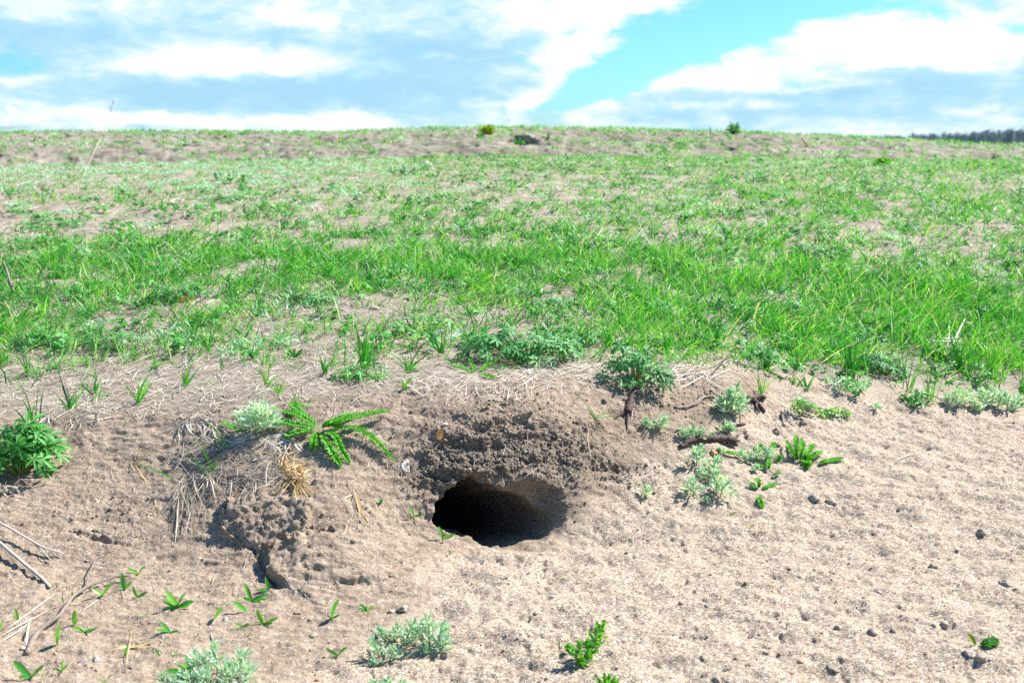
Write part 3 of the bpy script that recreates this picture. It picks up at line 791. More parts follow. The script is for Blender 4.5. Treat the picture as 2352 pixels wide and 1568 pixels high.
def worm_shoot(fol, stm, base, top, nleaf, L, seed, lobew=0.0016, tlo=0.0, thi=1.0, upness=0.55):
    r = np.random.default_rng(seed)
    base = np.asarray(base, float); top = np.asarray(top, float)
    ax = top - base; h = np.linalg.norm(ax); axn = ax / h
    tube(stm, [base - axn * 0.004, (base + top) / 2 + r.normal(size=3) * h * 0.05, top], 0.0011, 0.0007, 6, 5, 0.1, 0.4)
    t = (np.arange(nleaf) + r.uniform(0, .8, nleaf)) / nleaf
    t = 0.05 + 0.95 * t
    az = np.arange(nleaf) * 2.399 + r.normal(size=nleaf) * 0.4
    pos = base + ax * t[:, None]
    out = np.stack([np.cos(az), np.sin(az), np.zeros(nleaf)], 1)
    d = unit(out * (1.15 - 0.75 * t)[:, None] + axn * (upness + 0.7 * t)[:, None] + 0.18 * r.normal(size=(nleaf, 3)))
    ll = L * (1.05 - 0.45 * t) * r.uniform(0.75, 1.15, nleaf)
    v, q, c = ribbons(pos, d, ll * 0.62, lobew * 0.8, segs=2, tip=0.8, tint=np.clip(0.45 + 0.2 * r.normal(size=nleaf), 0, 1)); fol.add(v, q, None, c)
    end = pos + d * (ll * 0.55)[:, None]
    sidev = unit(np.cross(d, axn + 0.2 * r.normal(size=(nleaf, 3))))
    nv = np.cross(sidev, d)
    base_t = np.clip(tlo + (thi - tlo) * (0.5 + 0.22 * r.normal(size=nleaf)), 0, 1)
    for ang, st_, lf in ((-1.05, 0.25, 0.42), (-0.5, 0.5, 0.5), (0, 0.62, 0.55), (0.5, 0.5, 0.5), (1.05, 0.25, 0.42), (-0.25, 0.55, .38), (0.25, .55, .38)):
        dd = d * math.cos(ang) + sidev * math.sin(ang) + nv * 0.15 * r.normal(size=(nleaf, 1))
        b = pos + d * (ll * st_ * 0.9)[:, None]
        v, q, c = ribbons(b, dd, ll * lf * r.uniform(0.8, 1.15, nleaf), lobew, bend=axn * 0.3 + 0.15 * r.normal(size=(nleaf, 3)), segs=2, tip=0.55, tint=np.clip(base_t + 0.1 * r.normal(size=nleaf), 0, 1))
        fol.add(v, q, None, c)

def wormwood(shoots, label, seed=0, name="wormwood_plant", mat=None, nleaf=26, group=None, lobew=2.1, tint=(0, 1), Lf=0.62):
    """shoots: (X, Y, height px, lean px, leaf px)"""
    p0 = at(shoots[0][0], shoots[0][1])
    t = thing(name, label, "plant", p0, group)
    for i, (X, Y, hp, lean, lp) in enumerate(shoots):
        p = at(X, Y); s = pxm(p)
        f, st = MB(), MB()
        worm_shoot(f, st, p, p + np.array([lean * s, -0.12 * hp * s, hp * s * 0.85]), max(7, int(nleaf * .8)), lp * 1.25 * s, seed * 31 + i, lobew * 1.55 * s, tint[0], tint[1])
        so_ = st.build("stem", M_stem, t, p0); f.build("foliage", mat or M_worm, so_)
        so_.children[0].data.transform(Matrix.Translation(Vector(-np.asarray(p0))))
    return t

def frond_mesh(pts, wid, n=26, seed=0, dense=3):
    """a feathery yarrow leaf along the path pts"""
    r = np.random.default_rng(seed); mb = MB()
    p = catmull(pts, 40); tg = unit(np.gradient(p, axis=0))
    side = unit(np.cross(tg, np.array([0, -0.35, 1.0]))); up = np.cross(side, tg)
    v, q, c = path_ribbons(p[None], wid * 0.09, np.array([0, -0.4, 1.0]), 0.3, np.array([0.75])); mb.add(v, q, None, c)
    k = np.linspace(3, 39, n * 2); i0 = np.clip(k.astype(int), 0, 38); fr = (k - i0)[:, None]
    pos = p[i0] * (1 - fr) + p[i0 + 1] * fr; T = tg[i0]; S = side[i0]; U = up[i0]
    tt = k / 39; L = wid * 0.5 * np.interp(tt, [0, .12, .35, .7, .9, 1], [.35, .7, 1, .95, .6, .25])
    for sg in (-1, 1):
        for j, (fa, ua) in enumerate([(0.55, 0.15), (0.35, 0.55), (0.8, 0.40), (0.5, -0.12)][:dense + 1]):
            N = len(pos)
            d = unit(S * sg + T * (fa + 0.12 * r.normal(size=(N, 1))) + U * (ua + 0.26 * r.normal(size=(N, 1))))
            v, q, c = ribbons(pos, d, L * r.uniform(0.6, 1.2, N) * (1.0 if j == 0 else 0.8), wid * 0.085, bend=T * 0.35 + U * 0.15, segs=2, tip=0.5, tint=np.clip(0.5 + 0.2 * r.normal(size=N) + (0.1 if ua > .3 else -.1), 0, 1))
            mb.add(v, q, None, c)
    return mb
def yarrow(X, Y, fronds, label, widpx=17, seed=0, n=22, group=None, mat=None):
    """fronds: lists of (x, y, height px above the ground there)"""
    p0 = at(X, Y); t = thing("yarrow_plant", label, "plant", p0, group)
    for i, fr in enumerate(fronds):
        pts = []
        for (x, y, h) in fr:
            g, _ = hit(x, y + h * 0.9); pts.append(g + np.array([0, 0, h * pxm(g)]))
        s = pxm(pts[0])
        frond_mesh(pts, widpx * 1.35 * s, n, seed * 17 + i).build("frond", mat or M_yarrow, t, p0)
    return t

def lance(base, d, nrm, L, Wd, curve=0.25, rows=7, tint=0.5, fold=0.35):
    """a lance-shaped leaf with a folded midrib"""
    d = unit(np.asarray(d, float)); nrm = np.asarray(nrm, float); side = unit(np.cross(d, nrm)); nr = np.cross(side, d)
    V, Qd = [], []
    ts = np.linspace(0, 1, rows)
    hw = Wd * 0.5 * np.interp(ts, [0, .18, .45, .75, .92, 1], [.3, .7, 1, .85, .45, .06])
    for t, w in zip(ts, hw):
        c = base + d * t * L - nr * curve * L * t * t
        V += [c - side * w + nr * w * fold, c, c + side * w + nr * w * fold]
    for i in range(rows - 1):
        b = 3 * i; Qd += [[b, b + 1, b + 4, b + 3], [b + 1, b + 2, b + 5, b + 4]]
    return np.array(V), np.array(Qd)
def sprout(X, Y, leaves, label, mat=None, name="sprout", wid=0.24, seed=0, cat="seedling", group=None, stem=False):
    """leaves: (dx, dy) of each leaf tip in photo px from the base at X, Y (dy up)"""
    p = at(X, Y, -0.001); s = pxm(p); r = np.random.default_rng(seed + int(X))
    t = thing(name, label, cat, p, group)
    for i, (dx_, dy_) in enumerate(leaves):
        dx_, dy_ = dx_ * 1.15, dy_ * 1.15
        d = np.array([dx_ * s, r.uniform(-0.5, 0.15) * abs(dx_) * s - 0.10 * abs(dy_) * s, max(dy_, 3) * s * 0.95])
        L = np.linalg.norm(d)
        nrm = unit(np.array([-0.35 * np.sign(dx_), -0.75, 0.75]) + 0.25 * r.normal(size=3))
        m_ = MB(); v, q = lance(p + np.array([0, 0, 0.001]), d, nrm, L * 1.05, L * wid * r.uniform(0.85, 1.2), 0.12 + 0.1 * r.random())
        m_.add(v, q, None, r.uniform(0.15, 0.85)); m_.build("leaf", mat or M_sprout, t, p)
    return t

def tuft(X, Y, hpx, n, spread, label, seed=0, dead=6, widpx=3.0, mat=None, tint=(0.1, 0.8), blades=None, group=None):
    p = at(X, Y, -0.002); s = pxm(p); r = np.random.default_rng(seed + int(X * 3 + Y))
    t = thing("grass_tuft", label, "grass tuft", p, group)
    a = r.uniform(0, 2 * math.pi, n); tl = np.abs(r.normal(0, 0.55, n)) * spread
    d = np.stack([np.cos(a) * tl, np.sin(a) * tl * 0.7 - 0.05, np.ones(n)], 1)
    if blades:
        d = np.array([[bx * s, -0.1 * abs(bx) * s, by * s] for bx, by in blades]); n = len(d); L = np.linalg.norm(d, axis=1)
        a = np.arctan2(d[:, 1], d[:, 0]); d = unit(d)
    else:
        L = hpx * s * r.uniform(0.45, 1.1, n)
    b = p + np.stack([r.normal(size=n), r.normal(size=n), np.zeros(n)], 1) * min(0.009, 0.05 * hpx * s)
    mb = MB()
    v, q, c = ribbons(b, d, L, widpx * s * r.uniform(0.7, 1.2, n), bend=np.stack([np.cos(a) * 0.6, np.sin(a) * 0.5, -0.5 * r.random(n)], 1) * r.uniform(0.2, 1.1, (n, 1)), segs=5, tip=0.05, tint=r.uniform(tint[0], tint[1], n), fold=np.array([0.3, -1.0, 0.4]))
    mb.add(v, q, None, c); mb.build("blades", mat or M_grass, t, p)
    if dead:
        a = r.uniform(0, 2 * math.pi, dead); mb = MB()
        d = np.stack([np.cos(a), np.sin(a) * 0.8 - 0.2, r.uniform(0.1, 0.6, dead)], 1)
        v, q, c = ribbons(p + r.normal(size=(dead, 3)) * 0.003 + np.array([0, 0, 0.003]), d, r.uniform(0.018, 0.04, dead), 0.0014, bend=np.array([0, -0.2, -0.9]), segs=4, tip=0.4)
        mb.add(v, q, None, c); mb.build("dead_blades", M_straw, t, p)
    return t

def pxline(pts):
    out = []
    for q in pts:
        X, Y, h = q if len(q) == 3 else (q[0], q[1], 0)
        g, _ = hit(X, Y + h * 0.9); out.append(g + np.array([0, 0, h * pxm(g)]))
    return out
def stick(pts, r0, r1, label, name="twig", cat="twig", mat=None, rough=0.12, n=22, sides=7, branches=(), tint=0.5, lift=0.6, wig=0.0004, head=None, group=None):
    """r0, r1 in photo px; branches become children"""
    P_ = pxline(pts); s = pxm(P_[0])
    P_ = [q + np.array([0, 0, r0 * s * lift]) for q in P_]
    t = thing(name, label, cat, P_[0], group)
    mb = MB(); tube(mb, P_, r0 * s, r1 * s, n, sides, rough, tint, wig); mb.build("stem", mat or M_twig, t, P_[0])
    for (bp, b0, b1) in branches:
        Q_ = pxline(bp); Q_ = [q + np.array([0, 0, r0 * s * lift]) for q in Q_]
        mb = MB(); tube(mb, Q_, b0 * s, b1 * s, 12, 6, rough, tint, wig); mb.build("branch", mat or M_twig, t, P_[0])
    if head: head(t, P_)
    return t

def blob_mesh(rad, seed, sub=3, squash=0.7, amp=0.28, fr=1.6, facets=7):
    import bmesh
    bm = bmesh.new(); bmesh.ops.create_icosphere(bm, subdivisions=sub, radius=1.0)
    v = np.array([w.co[:] for w in bm.verts]); f = np.array([[w.index for w in fc.verts] for fc in bm.faces]); bm.free()
    n = fbm(v * fr + seed * 3.7, 3, 0.55) + 0.35 * fbm(v * fr * 3.1 + seed, 2, 0.6)
    r = np.random.default_rng(seed)
    for _ in range(facets):                          # knock flat faces off the lump
        d_ = unit(r.normal(size=3)); h_ = r.uniform(.55, .85); e_ = np.maximum(v @ d_ - h_, 0); v = v - e_[:, None] * d_ * .9
    v = v * (1 + amp * n)[:, None]
    v = v * np.array([1, r.uniform(0.7, 1.0), squash])
    return v * rad, f
def stone(X, Y, wpx, label, mat=None, name="soil_clod", cat="soil clod", seed=0, squash=0.65, group=None, amp=0.28):
    p, _ = hit(X, Y); s = pxm(p); rad = wpx * 0.5 * s
    v, f = blob_mesh(rad, seed + int(X) % 97, 3, squash, amp)
    a = (X * 7 + Y) % 6.28; c_, s_ = math.cos(a), math.sin(a)
    v = v @ np.array([[c_, s_, 0], [-s_, c_, 0], [0, 0, 1]])
    me = make_mesh(name, v, None, f, {"tint": np.full(len(v), ((X * 13 + Y * 7) % 10) / 10)})
    o = link(name, me, mat or M_clod, None, p + np.array([0, 0, rad * squash * 0.12]))
    return tag(o, label, cat, group)

# ------------------------------------------------------------------ turf: grass over the field, thatch, low leafy cover
GX = np.array([-200, 0, 300, 600, 900, 1200, 1500, 1800, 2100, 2352, 2600])
GR = {340: (.7, .7, .6, .8, .9, .9, .9, .9, .9, .9, .9), 380: (.3, .3, .40, .5, .6, .65, .8, .75, .8, .85, .9), 420: (.4, .4, .40, .5, .45, .40, .55, .7, .6, .6, .7),
      460: (.55, .55, .5, .45, .5, .36, .5, .8, .8, .85, .9), 490: (.22, .22, .20, .4, .75, .65, .7, .8, .85, .85, .9), 530: (.35, .35, .35, .75, .85, .85, .75, .65, .7, .65, .7),
      580: (.95, .95, .95, .95, .9, .9, .9, .75, .7, .65, .7), 640: (.95, .95, .75, .9, .9, .95, .9, .95, .95, 1, 1), 690: (.85, .85, .5, .52, .46, .62, .85, .95, 1, 1, 1), 740: (.9, .9, .52, .44, .32, .55, .8, 1, 1, 1, 1),
      790: (.75, .75, .42, .42, .42, .5, .6, .85, 1, 1, 1), 830: (.5, .45, .34, .44, .44, .34, .26, .55, .85, 1, 1), 870: (.3, .28, .2, .2, .10, .02, .05, .15, .35, .75, .8), 900: (.2, .18, .14, .08, 0, 0, 0, .03, .08, .3, .4), 940: (.03, .04, .02, 0, 0, 0, 0, 0, 0, .03, .1), 980: (0,) * 11}
GY = np.array(sorted(GR)); GV = np.array([GR[k] for k in GY])
def lush(X, Y):
    X = np.clip(X, GX[0], GX[-1] - 1); Y = np.clip(Y, GY[0], GY[-1] - 1)
    i = np.searchsorted(GX, X, 'right') - 1; j = np.searchsorted(GY, Y, 'right') - 1
    a = (X - GX[i]) / (GX[i + 1] - GX[i]); b = (Y - GY[j]) / (GY[j + 1] - GY[j])
    return (GV[j, i] * (1 - a) + GV[j, i + 1] * a) * (1 - b) + (GV[j + 1, i] * (1 - a) + GV[j + 1, i + 1] * a) * b
Zq = Q[:, 2].reshape(NY, NU)
def ground_z(x, y):
    u = x / np.maximum(y, 0.8)
    i = np.clip(np.searchsorted(us, u) - 1, 0, NU - 2); j = np.clip(np.searchsorted(ys, y) - 1, 0, NY - 2)
    a = (u - us[i]) / (us[i + 1] - us[i]); b = (y - ys[j]) / (ys[j + 1] - ys[j])
    return (Zq[j, i] * (1 - a) + Zq[j, i + 1] * a) * (1 - b) + (Zq[j + 1, i] * (1 - a) + Zq[j + 1, i + 1] * a) * b
def scatter(n, y0, y1, wide=0.60, power=1.0):
    y = (y0 ** (power + 1) + (y1 ** (power + 1) - y0 ** (power + 1)) * rng.random(n)) ** (1 / (power + 1))
    x = y * rng.uniform(-wide, wide, n)
    z = ground_z(x, y)
    X, Y = to_pix(x, y, z)
    return np.stack([x, y, z], 1), X, Y

def grow_grass():
    mb = MB()
    for (ntuft, y0, y1, power, kb, wsc) in ((18000, 1.72, 3.0, 1.0, 9, 0.95), (43000, 3.0, 8.3, 0.35, 8, 1.2)):
        p, X, Y = scatter(ntuft, y0, y1, 0.86, power)
        cl = fbm(np.stack([p[:, 0] * 5, p[:, 1] * 5, p[:, 2] * 0], 1), 3) ; cl2 = fbm(np.stack([p[:, 0] * 19, p[:, 1] * 15, p[:, 2] * 0 + 7], 1), 2)
        rag = fbm(np.stack([p[:, 0] * 3.5, p[:, 1] * 3.5, p[:, 2] * 0 + 21], 1), 3)
        lu = lush(X + 60 * rag, Y + 38 * rag * np.clip((Y - 400) / 300, 0.1, 1))
        keep = rng.random(ntuft) < np.clip(lu ** 1.35 * (0.88 + 0.95 * cl) + 0.85 * cl2 * lu - 0.06, 0, 1)
        p, X, Y, cl = p[keep], X[keep], Y[keep], cl[keep]
        nb_ = rng.integers(kb - 5, kb + 5, len(p))
        i = np.repeat(np.arange(len(p)), nb_); N = len(i)
        rad = 0.012
        b = p[i] + np.stack([rng.normal(size=N) * rad, rng.normal(size=N) * rad, np.zeros(N)], 1)
        b[:, 2] = ground_z(b[:, 0], b[:, 1]) - 0.003
        th_ = rng.uniform(0, 2 * math.pi, N)
        lean = np.abs(rng.normal(0, 0.75, N)) + 0.08
        d = np.stack([np.cos(th_) * lean + 0.20, np.sin(th_) * lean, np.ones(N)], 1)
        tall = np.interp(X, [0, 1200, 1700, 2352], [0.85, 0.85, 0.88, 0.98])[i] * np.interp(Y, [350, 560, 900], [0.60, .85, 1.0])[i]
        L = np.clip(rng.gamma(4.0, 0.0125, N), 0.015, 0.12) * tall * (0.75 + 0.35 * lush(X, Y))[i]
        bend = np.stack([np.cos(th_) * 0.7 + .15, np.sin(th_) * 0.7, -0.35 - 0.5 * rng.random(N)], 1) * rng.uniform(0.15, 1.3, (N, 1))
        patch = 0.42 + 0.22 * np.clip(cl, -1, 1)
        tint = np.clip(patch[i] + 0.26 * rng.normal(size=N) + np.repeat(0.12 * rng.normal(size=len(p)), nb_), 0, 0.97)
        dry = rng.random(N) < 0.075; tint[dry] = 1.0
        v, q, c = ribbons(b, d, L, rng.uniform(0.0016, 0.0036, N) * wsc, bend, segs=3, tip=0.06, tint=tint)
        mb.add(v, q, None, c)
    o = mb.build("grass", M_grass, None); tag(o, "short spring grass growing across the field", "grass", None, "stuff")
grow_grass()

def lay_thatch():
    mb = MB()
    def lay(n, y0, y1, power, wfun, ln, wd, lift):
        p, X, Y = scatter(n, y0, y1, 0.8, power)
        keep = rng.random(n) < wfun(X, Y, p)
        p = p[keep]; N = len(p)
        a = rng.normal(0.0, 0.9, N) + rng.integers(0, 2, N) * math.pi; cv = rng.normal(0, 1.0, N)
        L = rng.uniform(*ln, N); S = 5
        pts = np.zeros((N, S, 3)); cur = p[:, :2].copy()
        for k in range(S):
            pts[:, k, :2] = cur; pts[:, k, 2] = ground_z(cur[:, 0], cur[:, 1])
            aa = a + cv * (k / S - 0.3); cur = cur + np.stack([np.cos(aa), np.sin(aa)], 1) * (L / (S - 1))[:, None]
        pts[:, :, 2] += np.abs(rng.normal(0, lift, (N, 1))) + 0.0008 + np.linspace(-1, 1, S)[None] * rng.normal(0, lift, (N, 1)) * 0.8
        pts[:, :, 2] = np.maximum(pts[:, :, 2], ground_z(pts[:, :, 0], pts[:, :, 1]) + 0.0006)
        v, q, c = path_ribbons(pts, rng.uniform(*wd, N), None, 0.35, np.clip(rng.normal(0.5, 0.3, N), 0, 1))
        mb.add(v, q, None, c)
    patch = lambda p, s: fbm(np.stack([p[:, 0] * s, p[:, 1] * s, p[:, 2] * 0 + 2], 1), 3)
    def w1(X, Y, p):                           # thick mat along the turf edge and in the bare patch behind it
        e = np.interp(X, [-100, 0, 200, 450, 700, 900, 1150, 1400, 1600, 1750, 2000, 2400], [965, 965, 965, 955, 925, 905, 890, 880, 870, 850, 860, 880])
        w = (Y < e) * np.interp(Y, [600, 680, 740, 950], [.15, .65, .9, 1.0]) * np.interp(X, [0, 300, 1000, 1500, 1750, 1900], [.75, 1, 1, .85, .7, .3])
        return np.clip(w * (0.75 + 0.7 * patch(p, 11)), 0, 1)
    lay(90000, 1.60, 2.7, 1.0, w1, (0.008, 0.046), (0.0006, 0.0014), 0.003)
    def w2(X, Y, p):
        return np.clip((1.05 - 0.7 * lush(X, Y)) * (0.6 + 0.8 * patch(p, 4)), 0, 1)
    lay(60000, 2.4, 8.2, 0.35, w2, (0.02, 0.075), (0.0014, 0.0030), 0.005)
    o = mb.build("dry_grass_litter", M_straw, None); tag(o, "bleached dead grass litter matted over the ground behind the bank", "dry grass", None, "stuff")
lay_thatch()

def low_cover():
    f, st, w, ws = MB(), MB(), MB(), MB()
    n = 1600
    p, X, Y = scatter(n, 1.95, 8.0, 0.8, 0.30)
    for i in range(n):
        r_ = rng.random()
        silver = (X[i] < 950 and Y[i] < 440) or (X[i] > 1400 and Y[i] < 385 and r_ < .5) or r_ < 0.16
        k = max(1.0, p[i][1] / 3.2)
        if silver:
            m_ = 90; a = rng.uniform(0, 6.283, m_); rr_ = np.sqrt(rng.random(m_)) * rng.uniform(0.02, 0.06)
            b = p[i] + np.stack([np.cos(a) * rr_, np.sin(a) * rr_, np.zeros(m_)], 1); b[:, 2] = ground_z(b[:, 0], b[:, 1]) + rng.uniform(0.0, 0.018, m_)
            v, q, c = ribbons(b, np.stack([rng.normal(size=m_), rng.normal(size=m_), rng.uniform(0.3, 1.4, m_)], 1), rng.uniform(0.008, 0.02, m_), 0.0030, segs=2, tip=0.5, tint=np.clip(rng.normal(0.45, 0.28, m_), 0, 1)); w.add(v, q, None, c)
        else:
            m_ = int(rng.integers(5, 15)); R_ = rng.uniform(0.02, 0.05)
            a = rng.uniform(0, 6.283, m_); q_ = np.sqrt(rng.random(m_))
            pos = p[i] + np.stack([np.cos(a) * q_ * R_, np.sin(a) * q_ * R_, rng.uniform(0.010, 0.032, m_)], 1); pos[:, 2] += ground_z(pos[:, 0], pos[:, 1]) - p[i][2]
            nr = np.stack([0.5 * rng.normal(size=m_) + .1, 0.5 * rng.normal(size=m_) - 0.3, np.ones(m_)], 1)
            inst(f, LOWLEAF[i % 2], pos, np.stack([np.cos(a), np.sin(a), 0 * a], 1), nr, rng.uniform(0.009, 0.017, m_), np.clip(rng.normal(0.45, 0.25) + 0.15 * rng.normal(size=m_), 0, 1))
    tag(f.build("low_leafy_cover", M_lush), "low broad-leaved weeds spread through the grass of the field", "ground cover", None, "stuff")
    tag(w.build("silvery_cover", M_worm), "silvery ground-hugging leaves spread through the far part of the field", "ground cover", None, "stuff")
low_cover()

def far_cover():
    mb, ms = MB(), MB()
    n = 3800
    y = 11.8 + 5.8 * rng.random(n) ** 0.8; x = y * rng.uniform(-0.8, 0.8, n); z = ground_z(x, y)
    g = fbm(np.stack([x * .7, y * .7, z * 0], 1), 3)
    for i in range(n):
        if rng.random() > 0.55 + 0.6 * g[i]: continue
        m_ = int(rng.integers(6, 22)); R_ = rng.gamma(2.0, 0.018) * (1.2 if y[i] > 16.3 else 1)
        b = np.array([x[i], y[i], z[i]]) + np.stack([rng.normal(size=m_) * R_, rng.normal(size=m_) * R_, np.zeros(m_)], 1); b[:, 2] = ground_z(b[:, 0], b[:, 1]) - 0.005
        sil = rng.random() < 0.34
        v, q, c = ribbons(b, np.stack([rng.normal(size=m_) * .6, rng.normal(size=m_) * .6, np.ones(m_)], 1), rng.uniform(0.025, 0.075, m_), 0.011, segs=2, tip=0.2, tint=np.clip(rng.normal(0.5, 0.25) + 0.15 * rng.normal(size=m_), 0, 1))
        (ms if sil else mb).add(v, q, None, c)
    m_ = 5500                                      # short grass along the crest
    yy = rng.uniform(16.4, 18.4, m_); xx = yy * rng.uniform(-0.8, 0.8, m_)
    keep = fbm(np.stack([xx * 1.3, yy, yy * 0], 1), 3) > -0.35; xx, yy = xx[keep], yy[keep]; m_ = len(xx)
    b = np.stack([xx, yy, ground_z(xx, yy) - 0.004], 1)
    v, q, c = ribbons(b, np.stack([rng.normal(size=m_) * .5, rng.normal(size=m_) * .5, np.ones(m_)], 1), rng.uniform(0.02, 0.07, m_), 0.008, segs=2, tip=0.2, tint=np.clip(rng.normal(0.5, 0.25, m_), 0, 1)); mb.add(v, q, None, c)
    tag(mb.build("bank_grass", M_grass), "sparse green tufts dotting the far earth bank and its crest", "grass", None, "stuff")
    tag(ms.build("bank_wormwood_cover", M_worm), "sparse silvery weeds dotting the far earth bank", "ground cover", None, "stuff")
far_cover()

def far_wood():
    mb = MB(); ml = MB()
    m_ = 420
    for i in range(m_):
        Xp = rng.uniform(1960, 2760); y = rng.uniform(640, 800)
        top = np.interp(Xp, [1960, 2070, 2180, 2250, 2300, 2352, 2700], [323, 316, 312, 308, 304, 301, 294]) + rng.normal(0, 2.6)
        r_ = col_ratio(Xp, 320); x = r_ * y; z0 = float(ground_z(np.array([x]), np.array([float(y)]))[0])
        zt = CAM_H - row_slope(top) * y; H = max(4.0, zt - z0)
        tube(mb, [(x, y, z0 - .3), (x + rng.normal() * .2, y, z0 + H * .5), (x + rng.normal() * .5, y, z0 + H)], 0.16, 0.03, 6, 5, 0, 0.3)
        nb2 = 46
        t = rng.uniform(0.25, 0.97, nb2); a = rng.uniform(0, 6.283, nb2)
        b = np.stack([np.full(nb2, x), np.full(nb2, y), z0 + H * t], 1)
        d = np.stack([np.cos(a), np.sin(a), rng.uniform(0.4, 1.5, nb2)], 1)
        v, q, c = ribbons(b, d, H * 0.30 * (1.15 - t) * rng.uniform(.6, 1.2, nb2) + .3, 0.16, segs=2, tip=0.3, tint=rng.random(nb2) * .5); mb.add(v, q, None, c)
        e = b + unit(d) * (H * 0.22 * (1.15 - t))[:, None]
        e = np.repeat(e, 4, 0) + rng.normal(size=(nb2 * 4, 3)) * 0.75
        v, q, c = ribbons(e, rng.normal(size=(len(e), 3)) + np.array([0, 0, .6]), rng.uniform(.5, 1.2, len(e)), 0.34, segs=1, tip=0.5, tint=np.clip(rng.normal(.4, .25, len(e)), 0, 1)); ml.add(v, q, None, c)
    o = mb.build("distant_woodland", M_hazed_bark); tag(o, "dark bare woodland on the horizon beyond the far bank", "woodland", None, "stuff")
    ml.build("twigs", M_farleaf, o)
M_farleaf = mat_leaf("hazed_twigs", [(0.0, (0.16, 0.21, 0.32)), (0.6, (0.24, 0.30, 0.38)), (1.0, (0.24, 0.34, 0.26))], 0.1, 0.8, 0.05)  # blue of the hazy distance painted into the twig colour
far_wood()
# ------------------------------------------------------------------ cinquefoil clumps
def around(X, Y, spec): return [(X + a, Y - b, h) for a, b, h in spec]
cinquefoil(46, 1085, 200, 140, 58, 35, "lush glossy dark green clump cut by the left edge, overhanging bare soil", M_lush, 11, 0.75, face=0.75, tint=(0.0, 0.7), lv=LEAVES[1:])
t, p, s = cinquefoil(1464, 880, 165, 110, 62, 20, "green clump on a thick reddish woody stem on the bank above the burrow", M_cinq, 12, 0.55, face=0.6, tint=(0.0, 0.6))
mb = MB(); Pl = pxline([(1442, 948, 1), (1446, 925, 4), (1454, 905, 10), (1462, 888, 18)]); tube(mb, Pl, 9 * s, 5.5 * s, 16, 8, 0.16, 0.25, 0.0004)
tube(mb, pxline([(1442, 946, 2), (1425, 952, 2), (1410, 962, 1)]), 5 * s, 1.5 * s, 10, 6, 0.15, 0.2, 0.0003)
tube(mb, pxline([(1444, 940, 3), (1440, 965, 3), (1441, 985, 2)]), 4.5 * s, 1.2 * s, 10, 6, 0.15, 0.2, 0.0003)
mb.build("woody_root", M_root, t, p)
cinquefoil(1195, 828, 290, 90, 130, 20, "broad spreading clump of grey-green leaves behind the burrow's brow", M_cinq, 13, 0.6, tint=(0.0, .85))
cinquefoil(1310, 798, 150, 55, 44, 14.5, "loose clump of jagged leaves trailing into grass right of the broad clump", M_cinq, 33, 0.6, tint=(0.0, .7))
cinquefoil(832, 868, 130, 45, 44, 13.9, "fresh green clump under the dark grass tuft left of the burrow", M_sprout, 14, 0.6, tint=(0, .6))
cinquefoil(705, 700, 135, 38, 51, 12.5, "low dark clump fringing the straw patch in mid field", M_cinq, 15, 0.5)
cinquefoil(408, 690, 145, 48, 61, 11.9, "dark green clump with a curled brown leaf beneath it", M_cinq, 16, 0.5, tint=(0, .7))
cinquefoil(265, 805, 150, 55, 68, 11.2, "grey-green clump on straw beside the left grass tufts", M_cinq, 17, 0.5, tint=(.2, 1))
cinquefoil(90, 800, 150, 45, 57, 11.9, "flat leafy clump near the left edge behind the straw", M_cinq, 18, 0.5, tint=(.1, .8))
cinquefoil(2030, 858, 110, 62, 51, 15.8, "dark clump tucked into tall grass at the sand's upper edge", M_cinq, 19, 0.6, tint=(0, .6), face=.6)
cinquefoil(1845, 952, 75, 55, 10, 15.8, "small pale plant with open hand-shaped leaves on the sand", M_sprout, 20, 0.7, tint=(.3, .9))
cinquefoil(1897, 955, 52, 28, 6, 16.5, "single low pale leaf pair on sand, middle of three small ones", M_sprout, 21, 0.5, tint=(.4, 1))
cinquefoil(1943, 962, 36, 34, 6, 13.2, "tiny bright leafy plant on open sand, rightmost of three small ones", M_sprout, 22, 0.6, tint=(.4, 1))
cinquefoil(2112, 930, 70, 42, 20, 15.2, "green clump at the foot of the upright yellow grass stems", M_sprout, 23, 0.6, tint=(0, .6))
cinquefoil(525, 466, 80, 22, 44, 7.9, "dark leafy patch in the far field over a bare brown strip", M_cinq, 24, 0.8)
cinquefoil(648, 482, 100, 22, 44, 7.9, "green leafy patch in the far field right of the bare brown strip", M_sprout, 25, 0.8)
cinquefoil(168, 521, 60, 16, 30, 7.9, "small dark leafy patch on the bleached strip far left", M_cinq, 26, 0.8)
cinquefoil(280, 575, 160, 28, 68, 9.2, "wide leafy mat sunk in lush grass on the left", M_lush, 27, 0.6)
cinquefoil(1720, 810, 110, 30, 30, 11.9, "sparse leaves at the turf edge above the pale bank shoulder", M_cinq, 28, 0.5)
cinquefoil(1285, 705, 110, 22, 37, 11.2, "low flat clump casting shade beside the central straw patch", M_cinq, 29, 0.5)
cinquefoil(1860, 590, 120, 30, 51, 9.2, "dark leafy mat in the grass right of centre", M_cinq, 30, 0.7, tint=(0, .6))

